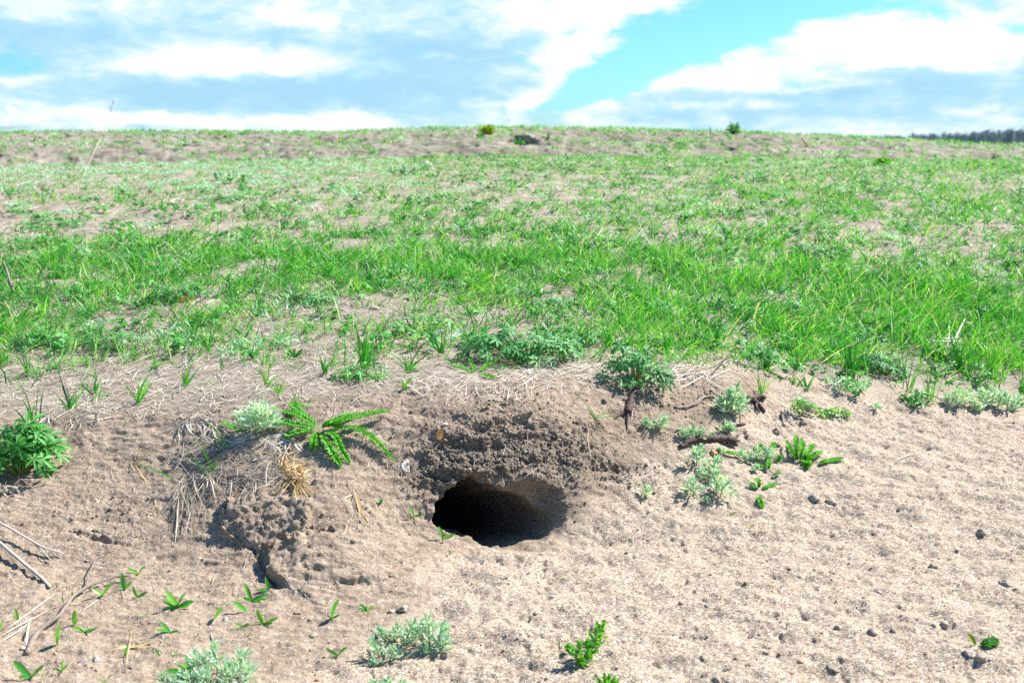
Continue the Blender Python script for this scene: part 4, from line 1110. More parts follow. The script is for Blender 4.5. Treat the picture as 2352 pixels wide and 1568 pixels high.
# ------------------------------------------------------------------ yarrow
yarrow(738, 985, [[(738, 985, 10), (800, 965, 26), (850, 950, 24), (893, 944, 12)], [(745, 990, 10), (815, 985, 22), (862, 1012, 16), (906, 1058, 6)],
                  [(740, 992, 8), (768, 1002, 22), (785, 1035, 14), (803, 1062, 3)], [(735, 992, 8), (752, 1020, 20), (768, 1048, 12), (783, 1070, 3)],
                  [(730, 984, 8), (690, 978, 20), (655, 972, 14), (625, 976, 6)], [(732, 982, 8), (700, 962, 22), (675, 950, 16), (650, 945, 10)],
                  [(735, 990, 8), (722, 1005, 14), (720, 1020, 10), (716, 1034, 2)], [(738, 982, 10), (760, 972, 22), (790, 958, 20), (815, 950, 12)],
                  [(728, 988, 8), (690, 992, 16), (668, 1000, 10), (655, 996, 4)], [(738, 984, 10), (752, 975, 18), (770, 974, 14), (782, 972, 8)], [(736, 982, 8), (690, 945, 14), (680, 938, 12), (668, 925, 10)]],
       "spreading rosette of feathery green fronds on the bank left of the burrow", 21, 1, 26)
yarrow(562, 983, [[(562, 984, 3), (540, 984, 9), (522, 974, 8), (510, 970, 5)]], "single feathery frond poking out left of the silvery plant above straw", 15, 2, 20)
yarrow(1835, 1060, [[(1835, 1060, 2), (1822, 1045, 14), (1812, 1030, 20), (1806, 1012, 16)], [(1838, 1060, 2), (1838, 1042, 16), (1842, 1025, 22), (1840, 1008, 18)], [(1845, 1058, 2), (1852, 1045, 14), (1862, 1030, 16), (1868, 1020, 12)],
                    [(1850, 1058, 2), (1862, 1050, 10), (1875, 1042, 12), (1888, 1037, 9)], [(1832, 1060, 2), (1826, 1038, 16), (1828, 1015, 22), (1825, 1002, 18)], [(1846, 1060, 2), (1850, 1052, 6), (1856, 1062, 6), (1856, 1066, 2)]],
       "upright bushy yarrow with bright fronds standing on the sand", 15, 3, 22)
yarrow(1878, 1066, [[(1878, 1066, 2), (1895, 1060, 6), (1915, 1056, 7), (1936, 1051, 6)]], "lone feathery frond lying on the sand right of the bushy yarrow", 15, 4, 24)
yarrow(1850, 1078, [[(1850, 1080, 0), (1851, 1072, 4), (1852, 1066, 9), (1853, 1064, 14)]], "stubby round frond on the sand below the bushy yarrow", 24, 5, 16)
yarrow(1770, 1040, [[(1770, 1042, 2), (1772, 1032, 12), (1776, 1022, 16), (1779, 1016, 14)], [(1765, 1040, 2), (1750, 1030, 10), (1745, 1026, 10), (1736, 1022, 8)], [(1700, 1050, 2), (1690, 1044, 8), (1675, 1040, 8), (1662, 1036, 5)], [(1764, 1080, 2), (1765, 1068, 10), (1766, 1055, 12), (1766, 1048, 10)],
                    [(1760, 1078, 2), (1750, 1072, 6), (1740, 1070, 6), (1732, 1072, 3)], [(1786, 1062, 0), (1788, 1056, 6), (1790, 1050, 9), (1790, 1046, 9)]],
       "yarrow fronds threaded through the flat silvery mat", 13, 6, 20)
yarrow(1742, 1122, [[(1742, 1122, 0), (1735, 1118, 6), (1728, 1112, 9), (1721, 1107, 8)], [(1748, 1122, 0), (1760, 1118, 4), (1772, 1113, 6), (1784, 1108, 6)], [(1742, 1122, 0), (1743, 1112, 8), (1740, 1104, 14), (1734, 1098, 14)]],
       "small three-leaved yarrow on sand below the silvery mat", 12, 7, 18)
yarrow(1772, 1092, [[(1772, 1093, 0), (1780, 1089, 5), (1788, 1086, 7), (1793, 1083, 7)]], "thin short frond on sand just above the small three-leaved yarrow", 8, 8, 16)
yarrow(1745, 1140, [[(1743, 1138, 1), (1745, 1148, 4), (1748, 1158, 4), (1750, 1166, 2)]], "single drooping frond on sand, lowest of the yarrows by the burrow", 15, 9, 16)
yarrow(1095, 858, [[(1095, 858, 2), (1070, 848, 8), (1050, 840, 8), (1030, 836, 5)], [(1095, 858, 2), (1085, 838, 12), (1080, 826, 14), (1075, 818, 12)], [(1098, 858, 2), (1115, 862, 5), (1128, 866, 4), (1140, 866, 2)], [(1098, 856, 2), (1110, 846, 8), (1122, 838, 9), (1132, 832, 8)]],
       "small flat yarrow in straw just behind the burrow's brow", 13, 10, 18)
yarrow(1795, 835, [[(1795, 838, 2), (1815, 822, 14), (1835, 812, 16), (1850, 806, 12)], [(1795, 838, 2), (1780, 826, 14), (1772, 815, 16), (1765, 806, 12)], [(1798, 838, 2), (1820, 835, 10), (1838, 832, 10), (1852, 830, 6)]],
       "yarrow half hidden among grass tufts at the turf edge on the right", 14, 11, 18)
yarrow(2255, 1478, [[(2250, 1482, 0), (2262, 1474, 8), (2276, 1470, 10), (2292, 1468, 8)], [(2250, 1484, 0), (2264, 1480, 6), (2278, 1476, 8), (2290, 1474, 6)]], "dark feathery leaf low on the sand near the lower right corner", 20, 12, 14, mat=M_lush)
sprout(2240, 1480, [(-14, 26)], "bright yellow-green single leaf beside the dark feathery leaf on sand", M_yellow, wid=0.45)

# ------------------------------------------------------------------ wormwood
wormwood([(592, 992, 58, -8, 42), (575, 990, 40, -20, 36), (612, 990, 46, 14, 38), (596, 985, 52, 10, 40)], "silver-white wormwood cushion left of the feathery rosette", 1, nleaf=26, tint=(.35, 1.0))
wormwood([(1680, 952, 50, 0, 26), (1664, 950, 38, -8, 26), (1696, 950, 42, 4, 26), (1672, 946, 62, 2, 22), (1684, 940, 74, 6, 18)], "tall tiered silvery wormwood standing on the bank shoulder", 2, nleaf=28, tint=(.2, .95))
wormwood([(1496, 986, 22, -10, 22), (1514, 985, 26, 8, 24)], "small silvery wormwood below the woody-stemmed clump", 3, nleaf=15)
wormwood([(1572, 1008, 20, -4, 18), (1588, 1006, 24, 0, 19), (1604, 1008, 26, 4, 19), (1634, 1008, 12, 2, 13)], "short silvery row growing right behind the dark root", 4, nleaf=15)
wormwood([(1664, 995, 26, 2, 20), (1672, 992, 16, 8, 16)], "little silvery wormwood by the thin root, above the dark root", 5, nleaf=14)
wormwood([(1600, 1068, 38, -2, 30), (1608, 1042, 20, 2, 16), (1632, 1078, 26, 12, 26), (1622, 1100, 18, -8, 24), (1640, 1105, 24, 2, 24), (1592, 1138, 40, -4, 32), (1655, 1140, 38, 8, 32), (1645, 1130, 24, 0, 22)],
         "big sprawling silvery wormwood in front of the dark root", 6, nleaf=17)
wormwood([(1715, 1060, 22, -8, 22), (1738, 1058, 28, 0, 24), (1758, 1056, 24, 6, 22), (1656, 1042, 10, -2, 14), (1734, 1082, 12, 2, 13)], "flat silvery wormwood mat right of the dark root", 7, nleaf=17, tint=(.2, .9))
wormwood([(1484, 1140, 20, 0, 21)], "tiny lone silvery rosette on soil right of the burrow mouth", 8, nleaf=16, tint=(.3, 1))
wormwood([(1621, 1153, 9, 0, 11)], "smallest silvery seedling on sand below the sprawling wormwood", 9, nleaf=9)
wormwood([(985, 1478, 70, 0, 42), (1002, 1482, 52, 14, 40), (968, 1476, 54, -14, 40), (1012, 1495, 24, 8, 26), (990, 1500, 20, -14, 26)], "tall silvery-green wormwood in the bottom foreground, right of its pair", 10, nleaf=18, tint=(.0, .7))
wormwood([(905, 1472, 36, 4, 32), (930, 1476, 30, 10, 30), (872, 1508, 40, -12, 34), (896, 1515, 28, 8, 30), (865, 1528, 12, -4, 18), (885, 1470, 24, -10, 26)], "low two-lobed wormwood beside the tall one in the bottom foreground", 11, nleaf=15, tint=(.0, .75))
wormwood([(500, 1545, 66, -2, 46), (540, 1550, 56, 16, 44), (470, 1548, 46, -14, 42), (520, 1572, 46, 8, 42), (560, 1568, 40, 10, 36), (480, 1580, 40, -6, 40), (450, 1585, 40, -16, 36)], "large silvery wormwood at the bottom edge, left of centre", 12, nleaf=20, tint=(.15, .85))
wormwood([(378, 1572, 22, -4, 26), (396, 1576, 24, 6, 26)], "small silvery wormwood cut by the bottom edge, left of the large one", 13, nleaf=12)
wormwood([(890, 1582, 26, 0, 26), (868, 1580, 16, -8, 22), (912, 1580, 16, 8, 22)], "wormwood tip rising from the bottom edge under the foreground pair", 14, nleaf=13)
wormwood([(2198, 932, 32, -4, 26), (2214, 930, 34, 4, 26), (2182, 932, 22, -8, 22)], "silvery wormwood at the sand's far edge, left one of the right-hand row", 15, nleaf=19, tint=(.3, 1))
wormwood([(2258, 932, 32, -4, 26), (2276, 930, 34, 0, 26), (2292, 934, 30, 4, 26), (2246, 944, 14, -2, 20)], "widest silvery wormwood of the row along the sand's far edge", 16, nleaf=19, tint=(.3, 1))
wormwood([(2312, 942, 30, 0, 24), (2332, 940, 28, 4, 24)], "silvery wormwood ending the row at the right edge", 17, nleaf=17, tint=(.3, 1))
wormwood([(1978, 900, 22, 0, 22)], "solitary silvery sprig on sand under the largest grass tuft", 18, nleaf=12)
wormwood([(1862, 940, 10, 0, 12), (2012, 942, 12, 0, 16)], "pale silvery shoots barely out of the open sand", 19, nleaf=9)
wormwood([(500, 416, 14, 0, 16), (530, 420, 14, 0, 16), (560, 418, 12, 0, 16)], "silvery patch far off in the left field", 20, nleaf=20, lobew=2.6)
wormwood([(905, 402, 14, 0, 16), (930, 404, 15, 0, 16), (955, 402, 13, 0, 16)], "silvery patch in the far field next to the pale flat stone", 21, nleaf=20, lobew=2.6)
wormwood([(945, 468, 14, 0, 16), (965, 472, 16, 0, 16), (985, 470, 13, 0, 16)], "silvery patch in the bare middle of the field", 22, nleaf=20, lobew=2.4)
# leafy mugwort shoots
wormwood([(1326, 1522, 48, 4, 30), (1342, 1510, 40, 8, 28), (1362, 1488, 40, 6, 28), (1378, 1466, 42, 6, 24), (1332, 1530, 12, 2, 18), (1308, 1500, 16, -2, 16)], "yellow-green leafy shoot leaning on the sand in the bottom foreground", 23, "mugwort_plant", M_sprout, 9, lobew=4.6, tint=(.4, 1.0))
wormwood([(1388, 1574, 18, 0, 22), (1402, 1574, 12, 6, 18)], "bright shoot tips at the bottom edge under the leaning shoot", 24, "mugwort_plant", M_sprout, 9, lobew=4.0, tint=(.3, .9))

# ------------------------------------------------------------------ sprouts on the bare soil
SPR = [
    (318, 1318, [(-20, 14), (14, 22)], "two-leaf sprout at the tip of the long grey twig"), (286, 1353, [(-2, 34), (13, 18), (-12, 8)], "upright sprout under the thin end of the grey twig"),
    (236, 1367, [(-16, 20), (18, 32)], "wide V-shaped sprout close above the grey twig"), (316, 1372, [(-6, 26), (18, 14)], "small sprout to the right of the grey twig's bend"),
    (169, 1378, [(-1, 20), (6, 10)], "single-bladed sprout touching the middle of the grey twig"), (147, 1383, [(-4, 12)], "tiny sprout just left of the grey twig's middle"),
    (408, 1394, [(-16, 40), (16, 36), (-24, 20), (30, 16), (-26, 2), (22, -2), (8, 24)], "many-leaved bright sprout, biggest on the bare soil"), (617, 1356, [(-2, 30), (-22, 6)], "sprout standing under the dark crack of the lump"),
    (578, 1380, [(-8, 40), (34, 22), (28, 8), (-16, 10)], "spreading sprout just left of the broken lump's foot"), (566, 1404, [(-18, 28)], "broad single leaf leaning left over its own shadow"),
    (492, 1420, [(18, 30)], "thin single leaf leaning right on open soil"), (605, 1432, [(-10, 34), (-2, 20), (28, 18), (-22, -4), (18, 6)], "leafy sprout below the broken lump, fuller one of two"),
    (556, 1438, [(-14, 10), (16, 8), (2, 12)], "squat sprout left of the fuller sprout below the lump"), (391, 1452, [(-14, 28), (-22, 12), (18, 10), (6, 4), (-18, -2)], "second largest rosette sprout, straight below the biggest one"),
    (762, 1420, [(10, 46), (-8, 10), (16, 12)], "tall lone sprout on soil between the lump and bottom wormwoods"), (842, 1402, [(-10, 18), (14, 14), (0, 12), (-16, 6)], "small fine sprout on soil right of the tall lone sprout"),
    (171, 1434, [(4, 32), (8, 14)], "upright sprout right of the twig's lower half"), (196, 1450, [(-22, 14), (22, 12), (14, 6), (-6, 10)], "flat four-leaf sprout under the grey twig"),
    (132, 1480, [(6, 46), (4, 22)], "narrow erect sprout right of the twig's lower end"), (42, 1424, [(-2, 26), (-10, 8)], "erect sprout near the left edge among pale straws"),
    (2, 1448, [(4, 24), (10, 8)], "sprout cut off by the left edge"), (288, 1504, [(6, 22), (-2, 10)], "short sprout under the crossed straws"),
    (366, 1504, [(-6, 16), (6, 8)], "red-stemmed little sprout left of the large wormwood"), (403, 1503, [(4, 12), (-6, 6)], "minute sprout next to the red-stemmed one"),
    (72, 1556, [(-28, 40), (24, 30), (-26, 4)], "big two-bladed sprout in the bottom left corner"), (142, 1542, [(14, 22), (-12, 8), (4, 26)], "bushy sprout right of the corner sprout"),
    (243, 1566, [(12, 22), (-12, 8)], "sprout on the bottom edge under the pebbles"), (96, 1564, [(2, 26)], "single blade at the bottom edge in the left corner"),
    (333, 1414, [(6, 8), (-6, 6)], "speck-sized sprout between the twig and the biggest sprout"), (449, 1462, [(8, 8), (-6, 4)], "speck-sized sprout right of the rosette sprout"),
    (565, 1463, [(-4, 10), (8, 6)], "speck-sized sprout above the large bottom wormwood"), (776, 1504, [(-22, 16), (16, 22), (-14, 6)], "reddish-stalked sprout left of the low two-lobed wormwood"),
    (440, 1548, [(-46, 16), (-6, 44), (10, 34), (-20, 30), (16, 14)], "long-leaved sprout leaning out of the large bottom wormwood"), (1017, 1238, [(-4, 28), (22, 16)], "bright two-leaf sprout on the very lip of the burrow"),
    (951, 1186, [(-6, 20), (18, 10)], "small sprout on soil left of the burrow mouth"), (948, 1172, [(-2, 8)], "dot of green above the small sprout left of the mouth"),
    (1034, 1273, [(-2, 12), (4, 6)], "tiny sprout on sand below the burrow lip"), (1725, 1210, [(-6, 8), (4, 8)], "tiny yellowish seedling on open sand, upper of a pair"),
    (1741, 1225, [(-6, 4), (6, 4)], "tiny yellowish seedling on open sand, lower of a pair"), (1680, 1183, [(-6, 10), (8, 8), (1, 8)], "pale lime seedling on sand below the wormwoods"),
    (1706, 1182, [(-4, 6), (4, 8)], "small lime seedling right next to the pale lime one"), (927, 893, [(-2, 22), (14, 28), (14, 6)], "two-bladed sprout alone on the pale brow left of the burrow"),
    (1668, 848, [(4, 20), (-8, 10)], "short green shoot at the turf edge by the dark dry stem"), (1500, 848, [(-20, 20), (4, 24), (-16, 6)], "yellowish shoot behind the woody-stemmed clump"),
]
for k, (X, Y, lv, lab) in enumerate(SPR):
    yl = X in (1680, 1706, 1725, 1741, 1500, 2240)
    sprout(X, Y, lv, lab, M_yellow if yl else M_sprout, seed=k, wid=0.27 if len(lv) < 6 else 0.30, group="sprouts on bare ground")
sprout(874, 1156, [(-3, 10), (4, 10), (1, -6), (2, 3)], "blue-green seedling with round leaves on the lump left of the burrow", M_cinq, "round_seedling", 0.85, 3)
sprout(1285, 1493, [(-3, 22), (5, 14), (0, 26)], "bare reddish shoot with one bud left of the leaning shoot", M_stem, "budding_shoot", 0.12, 4)
for (X, Y, sz, lab, k) in [(580, 822, 25, "star-shaped rosette of grey-green broad leaves beside the dark tuft", 5), (676, 824, 28, "upright rosette of soft broad leaves right of the star-shaped one", 6), (548, 800, 18, "small broad-leaved rosette left of the star-shaped one", 7)]:
    sprout(X, Y, [(sz * .5 * math.cos(a) * 1.1, sz * (0.45 + 0.35 * abs(math.sin(a * 1.3)))) for a in np.linspace(0.2, 6.0, 10)], lab, M_sprout, "broad_leaf_rosette", 0.26, k, "plant")

# ------------------------------------------------------------------ grass tufts one can tell apart
TUF = [
    (63, 856, 78, 5, .35, "thin dark tuft of few blades near the left edge"), (81, 970, 115, 7, .5, "tall sparse tuft behind the lush left clump"), (162, 940, 95, 11, .7, "fan-shaped tuft on the brink of the left bank"),
    (215, 906, 55, 7, .8, "short spreading tuft on straw behind the fan-shaped one"), (318, 924, 100, 8, .6, "open tuft with a long rightward blade on the left bank's brink"), (427, 884, 70, 10, 1.0, "wide low tuft with crossing blades on straw"),
    (613, 884, 60, 6, .8, "small bright tuft above the silver-white wormwood"), (514, 848, 60, 3, .3, "three-bladed tuft on bare pale ground"), (689, 942, 52, 12, 1.1, "yellowish splayed tuft right above the feathery rosette"),
    (839, 842, 125, 22, .55, "big dark tuft left behind the burrow"), (938, 852, 66, 12, 1.0, "splayed dark tuft between the big tuft and the burrow"), (7, 842, 95, 14, .4, "bright tuft with yellow bases at the left edge"),
    (1748, 906, 75, 9, .7, "bright forked tuft at the bank shoulder behind the tall wormwood"), (1852, 896, 62, 13, .9, "low spreading tuft at the upper edge of the sand"), (1957, 872, 125, 30, .5, "largest lush tuft overhanging the sand"),
    (1761, 850, 70, 14, .7, "mid-sized tuft on the turf edge above the forked one"), (1832, 850, 80, 16, .6, "dense tuft above the low spreading one"), (2090, 896, 130, 7, .35, "tall tuft with two long stems on the sand's far edge"),
    (2134, 916, 105, 9, .5, "yellow-based tuft among leaves at the sand's far edge"), (2267, 868, 110, 26, .5, "dense dark tuft over the right-hand silvery row"), (2200, 850, 100, 24, .55, "dense tuft left of the dark one over the silvery row"),
    (2344, 918, 130, 9, .3, "tall thin stems at the right edge"), (2218, 918, 95, 2, .2, "lone upright stem in front of the silvery row"), (2256, 926, 110, 3, .25, "lone tall stem rising through the widest wormwood"),
    (1640, 800, 90, 16, .6, "tuft on the turf edge behind the dark dry stem"), (1530, 812, 80, 14, .6, "tuft on the turf edge behind the woody-stemmed clump"), (1085, 800, 90, 12, .6, "upright tuft inside the broad grey-green clump"),
    (1290, 830, 75, 6, .4, "thin tuft of upright blades above the burrow"), (1015, 815, 70, 10, .7, "tuft at the left end of the broad grey-green clump"), (745, 860, 60, 8, .8, "low tuft at the foot of the big dark tuft"),
    (640, 905, 45, 6, .8, "short bent tuft close to the yellowish splayed one"), (480, 808, 70, 12, .6, "tuft at the edge of the bleached patch"), (1395, 800, 85, 12, .5, "tuft right of the broad grey-green clump"),
]
for k, (X, Y, h, n, sp, lab) in enumerate(TUF):
    tuft(X, Y, h, n, sp, lab, k, dead=8 if Y > 840 else 4, widpx=3.6, tint=(0.35, .95) if "ellow" in lab or "right" in lab else (0.05, .7), group="grass tufts along the turf edge")
tuft(1366, 960, 80, 0, 0, "almost bare tuft clinging to the bank under the woody-stemmed clump", 61, dead=14, widpx=3.2, blades=[(-32, 85), (-60, 30), (55, 22), (40, 28), (-20, 40), (8, 20)])
tuft(412, 1105, 80, 0, 0, "two long flat blades jutting left from the straw cushion", 62, dead=0, widpx=5.0, blades=[(-140, -40), (-92, 68)])
tuft(487, 1096, 100, 0, 0, "few upright blades growing out of the straw cushion", 63, dead=5, widpx=3.6, blades=[(-10, 110), (-4, 80), (3, 60), (-22, 60), (-10, -50), (-45, 72), (12, 66), (-6, 130)])
tuft(520, 1030, 60, 0, 0, "thin blades left of and below the silver-white wormwood", 64, dead=3, widpx=3.0, blades=[(-34, 100), (-16, 70), (40, 22), (-50, 30), (-28, 46)])

# ------------------------------------------------------------------ dead straw hanging over the bank
def straw_bunch(name, label, cat, paths, wpx, mat, tint=(0, 1)):
    """paths: list of px polylines"""
    mb = MB(); p0 = at(paths[0][0][0], paths[0][0][1]); t = None
    for pl in paths:
        pts = catmull(pxline(pl), 7); s = pxm(pts[0])
        v, q, c = path_ribbons(pts[None], wpx * s * rng.uniform(.6, 1.2), np.array([0, -.6, .8]), 0.3, np.array([rng.uniform(*tint)])); mb.add(v, q, None, c)
    o = link(name, mb.mesh(name, p0), mat, None, p0)
    return tag(o, label, cat)
R = random.Random(5)
def rp(n, f): return [f() for _ in range(n)]
def drape():
    X = R.uniform(405, 590); Y = R.uniform(1075, 1130); L = R.uniform(20, 60) + max(0, 500 - X) * .35; k = R.gauss(-.2, .35)
    return [(X, Y, R.uniform(2, 12)), (X + k * L * .4 + R.uniform(-10, 10), Y + L * .45, R.uniform(5, 16)), (X + k * L + R.uniform(-10, 10), Y + L, R.uniform(1, 8))]
def flat():
    X = R.uniform(410, 660); Y = R.uniform(1015, 1125); L = R.uniform(25, 120); a = R.gauss(0.15, .6)
    return [(X - L * .5 * math.cos(a), Y + L * .5 * math.sin(a), R.uniform(1, 10)), (X + R.uniform(-8, 8), Y + R.uniform(-14, 14), R.uniform(2, 16)), (X + L * .5 * math.cos(a), Y - L * .5 * math.sin(a), R.uniform(1, 10))]
def drape2():
    X = R.uniform(405, 455); Y = R.uniform(1110, 1150); L = R.uniform(50, 110); k = R.gauss(-.12, .15)
    return [(X, Y, R.uniform(6, 16)), (X + k * L * .5 + R.uniform(-6, 6), Y + L * .5, R.uniform(6, 16)), (X + k * L, Y + L, R.uniform(2, 6))]
straw_bunch("straw_cushion", "thick cushion of bleached straw hanging down the bank on the left", "dead grass", rp(60, drape) + rp(240, flat) + rp(20, drape2), 2.1, M_straw, (0.0, .65))
def goldp():
    a = R.uniform(0, 6.28); L = R.uniform(10, 44); b = a + R.gauss(0, 1.1); X = 672 + R.gauss(0, 12); Y = 1078 + R.gauss(0, 13)
    return [(X, Y, R.uniform(3, 14)), (X + L * .5 * math.cos(a), Y + L * .35 * math.sin(a), R.uniform(6, 18)), (X + L * .5 * (math.cos(a) + math.cos(b)), Y + L * .4 * (math.sin(a) + math.sin(b)), R.uniform(2, 12))]
def goldd():
    k = R.gauss(.15, .7); L = R.uniform(18, 58); X = 676 + R.gauss(0, 10)
    return [(X, 1096 + R.gauss(0, 5), 6), (X + k * L * .5 + R.gauss(0, 5), 1094 + L * .5, 8), (X + k * L, 1094 + L, 2)]
straw_bunch("golden_straw_clump", "golden dry straw clump on soil under the feathery rosette", "dead grass", rp(120, goldp) + rp(30, goldd), 2.6, M_gold, (.1, 1))
straw_bunch("dry_straw", "split tan straw stem lying down the lump left of the burrow", "dead stem", [[(812, 1122, 4), (818, 1140, 8), (826, 1175, 6), (828, 1192, 2)], [(820, 1140, 6), (828, 1160, 8), (832, 1180, 5), (840, 1196, 2)], [(822, 1150, 5), (829, 1170, 6), (848, 1198, 2)], [(810, 1135, 3), (796, 1142, 5), (788, 1150, 2)]], 5.0, M_gold, (.5, 1))
def wisp(): return [(936 + R.uniform(-3, 3), 1056 + R.uniform(-6, 6), 4), (934 + R.uniform(-10, 6), 1068, 8), (930 + R.uniform(-12, 10), 1082 + R.uniform(-5, 8), 3)]
straw_bunch("straw_wisp", "small white wisp of straw stuck to the dark bank face", "dead grass", rp(16, wisp), 3.4, M_straw, (.6, 1))
def hang(cx, cy, w, n, lo, hi):
    o = []
    for _ in range(n):
        X = cx + R.uniform(-w, w); L = R.uniform(lo, hi) * R.choice([.5, .8, 1]); k = R.gauss(0, .9)
        o.append([(X, cy + R.uniform(-14, 12), R.uniform(1, 6)), (X + k * L * .5 + R.uniform(-5, 5), cy + L * .5, R.uniform(2, 10)), (X + k * L, cy + L, R.uniform(0, 4))])
    return o
def mat_flat(cx, cy, w, h, n):
    o = []
    for _ in range(n):
        X = cx + R.uniform(-w, w); Y = cy + R.uniform(-h, h); L = R.uniform(10, 62); a = R.gauss(0, .7)
        o.append([(X - L / 2, Y + L * .4 * math.sin(a), R.uniform(0, 5)), (X, Y + R.uniform(-6, 6), R.uniform(1, 8)), (X + L / 2, Y - L * .4 * math.sin(a), R.uniform(0, 5))])
    return o
straw_bunch("straw_fringe", "white straw fringe with root-like strands on the left bank's brink", "dead grass", hang(455, 975, 45, 42, 15, 50) + mat_flat(455, 965, 60, 16, 50) + [[(408, 985, 3), (412, 1015, 6), (416, 1035, 4), (404, 1052, 3)], [(440, 990, 4), (438, 1010, 6), (416, 1038, 4), (404, 1060, 3), (420, 1085, 2), (440, 1100, 1)], [(444, 995, 4), (455, 1012, 5), (460, 1022, 1)], [(404, 1048, 3), (430, 1036, 5), (468, 1042, 1)]], 2.5, M_straw, (.1, .9))
straw_bunch("straw_fringe", "straw fringe under the fan-shaped tuft on the left bank", "dead grass", hang(170, 955, 60, 30, 12, 42) + mat_flat(165, 950, 80, 16, 80), 2.3, M_straw, (.1, .8))
straw_bunch("straw_fringe", "loose straw fringe along the brow above the burrow", "dead grass", hang(1115, 900, 120, 16, 10, 30) + mat_flat(1110, 878, 170, 18, 110) + hang(1170, 908, 40, 9, 12, 30), 1.5, M_straw, (.3, 1))
straw_bunch("straw_fringe", "pale straw tangle at the turf edge left of the woody-stemmed clump", "dead grass", mat_flat(1310, 850, 110, 20, 140) + hang(1250, 885, 70, 12, 10, 28), 1.5, M_straw, (.3, 1))
straw_bunch("straw_fringe", "pale straw tangle on the bank shoulder right of the woody-stemmed clump", "dead grass", mat_flat(1590, 850, 75, 20, 110) + hang(1590, 862, 60, 20, 12, 40), 1.6, M_straw, (.3, 1))
straw_bunch("straw_fringe", "straw strands below the feathery rosette's left fronds", "dead grass", mat_flat(600, 1010, 70, 12, 60) + hang(640, 1015, 40, 22, 15, 45), 3.0, M_straw, (.2, .9))
straw_bunch("straw_tatter", "bent brown straw stub on the bare soil slope at the left", "dead grass", [[(310, 1030, 2), (311, 1045, 6), (309, 1060, 3)], [(322, 1030, 2), (324, 1045, 6), (327, 1058, 2)], [(305, 1062, 3), (318, 1066, 6), (335, 1058, 3)], [(312, 1068, 3), (322, 1085, 3), (345, 1120, 1), (368, 1185, 0)], [(300, 1058, 4), (306, 1075, 5), (312, 1080, 1)]], 3.2, M_gold, (.3, .9))
straw_bunch("straw_tatter", "straw scraps at the left edge under the lush clump", "dead grass", hang(12, 1120, 30, 16, 10, 26) + [[(0, 1118, 2), (30, 1116, 5), (52, 1130, 1)]], 3.2, M_straw, (.3, .9))
straw_bunch("straw_bundle", "pale straws crossing at the left edge under the grey twig", "dead grass", [[(0, 1474, 3), (40, 1450, 6), (74, 1424, 3)], [(0, 1462, 3), (50, 1432, 6), (110, 1402, 2)], [(60, 1490, 2), (64, 1450, 6), (70, 1420, 2)], [(90, 1420, 1), (120, 1395, 4), (200, 1382, 1)], [(20, 1440, 2), (60, 1412, 4), (130, 1360, 1)], [(180, 1398, 1), (215, 1370, 4), (236, 1352, 2)], [(190, 1402, 1), (220, 1380, 3), (250, 1360, 1)]], 4.0, M_straw, (.2, .9))
straw_bunch("straw_bundle", "crossed flat straws on soil above the bottom left pebbles", "dead grass", [[(266, 1484, 1), (310, 1484, 4), (352, 1484, 2)], [(262, 1492, 1), (300, 1486, 3), (350, 1474, 1)], [(290, 1530, 1), (296, 1490, 6), (304, 1444, 3)], [(240, 1494, 1), (275, 1488, 3), (300, 1484, 1)]], 4.2, M_gold, (.3, .9))
straw_bunch("straw_bundle", "short tan straws between the bottom sprouts and the large wormwood", "dead grass", [[(470, 1482, 1), (495, 1474, 3), (515, 1466, 1)], [(484, 1450, 1), (487, 1460, 3), (488, 1470, 1)]], 4.2, M_straw, (.3, .9))
straw_bunch("straw_bundle", "grey chips and straw on the tall grass at the right", "dead grass", [[(2128, 780, 14), (2160, 784, 16), (2205, 783, 14)], [(2150, 776, 16), (2175, 778, 18), (2200, 776, 15)], [(2185, 800, 12), (2196, 770, 30), (2214, 733, 40)], [(2176, 800, 10), (2178, 770, 30), (2176, 745, 40)]], 4.0, M_straw, (.4, 1))
straw_bunch("straw_bundle", "two pale straw bits lying on the open sand", "dead grass", [[(1985, 1050, 1), (2000, 1044, 2), (2012, 1040, 1)], [(2058, 1055, 1), (2075, 1049, 3), (2096, 1042, 1)]], 3.0, M_straw, (.6, 1))
straw_bunch("straw_bundle", "thin straws strewn on sand beneath the small three-leaved yarrow", "dead grass", [[(1782, 1117, 1), (1795, 1120, 2), (1813, 1117, 1)], [(1675, 1088, 1), (1695, 1084, 2), (1712, 1086, 1)], [(1776, 1110, 1), (1790, 1108, 3), (1800, 1104, 1)]], 3.0, M_straw, (.2, .9))

# ------------------------------------------------------------------ roots and sticks
stick([(1562, 1030, -2), (1585, 1016, 4), (1620, 1008, 6), (1655, 1010, 6), (1688, 1014, 5)], 6, 9, "dark weathered root piece with a frayed end on the slope", "root_piece", "root", M_root, 0.16, 30, 9,
      [([(1684, 1013, 5), (1692, 1006, 6), (1697, 1000, 8)], 5, 1.5), ([(1682, 1016, 4), (1690, 1022, 4), (1694, 1027, 3)], 5, 2.0), ([(1686, 1014, 5), (1694, 1014, 6), (1699, 1012, 6)], 4.5, 1.5)], 0.15)
stick([(1708, 916, 0), (1726, 917, 5), (1745, 914, 5), (1760, 916, 3)], 6, 5, "reddish broken root end sticking from soil near the forked tuft", "root_piece", "root", M_root, 0.2, 20, 8, [([(1718, 918, 4), (1736, 926, 5), (1750, 940, 3), (1757, 948, 1)], 6, 3), ([(1736, 926, 4), (1738, 940, 4), (1745, 950, 2)], 4, 2)], 0.3)
stick([(1658, 992, 0), (1682, 980, 3), (1697, 975, 3), (1712, 973, 2)], 2, 3, "thin short root behind the dark root piece", "root_piece", "root", M_root, 0.15, 16, 6, tint=0.35)
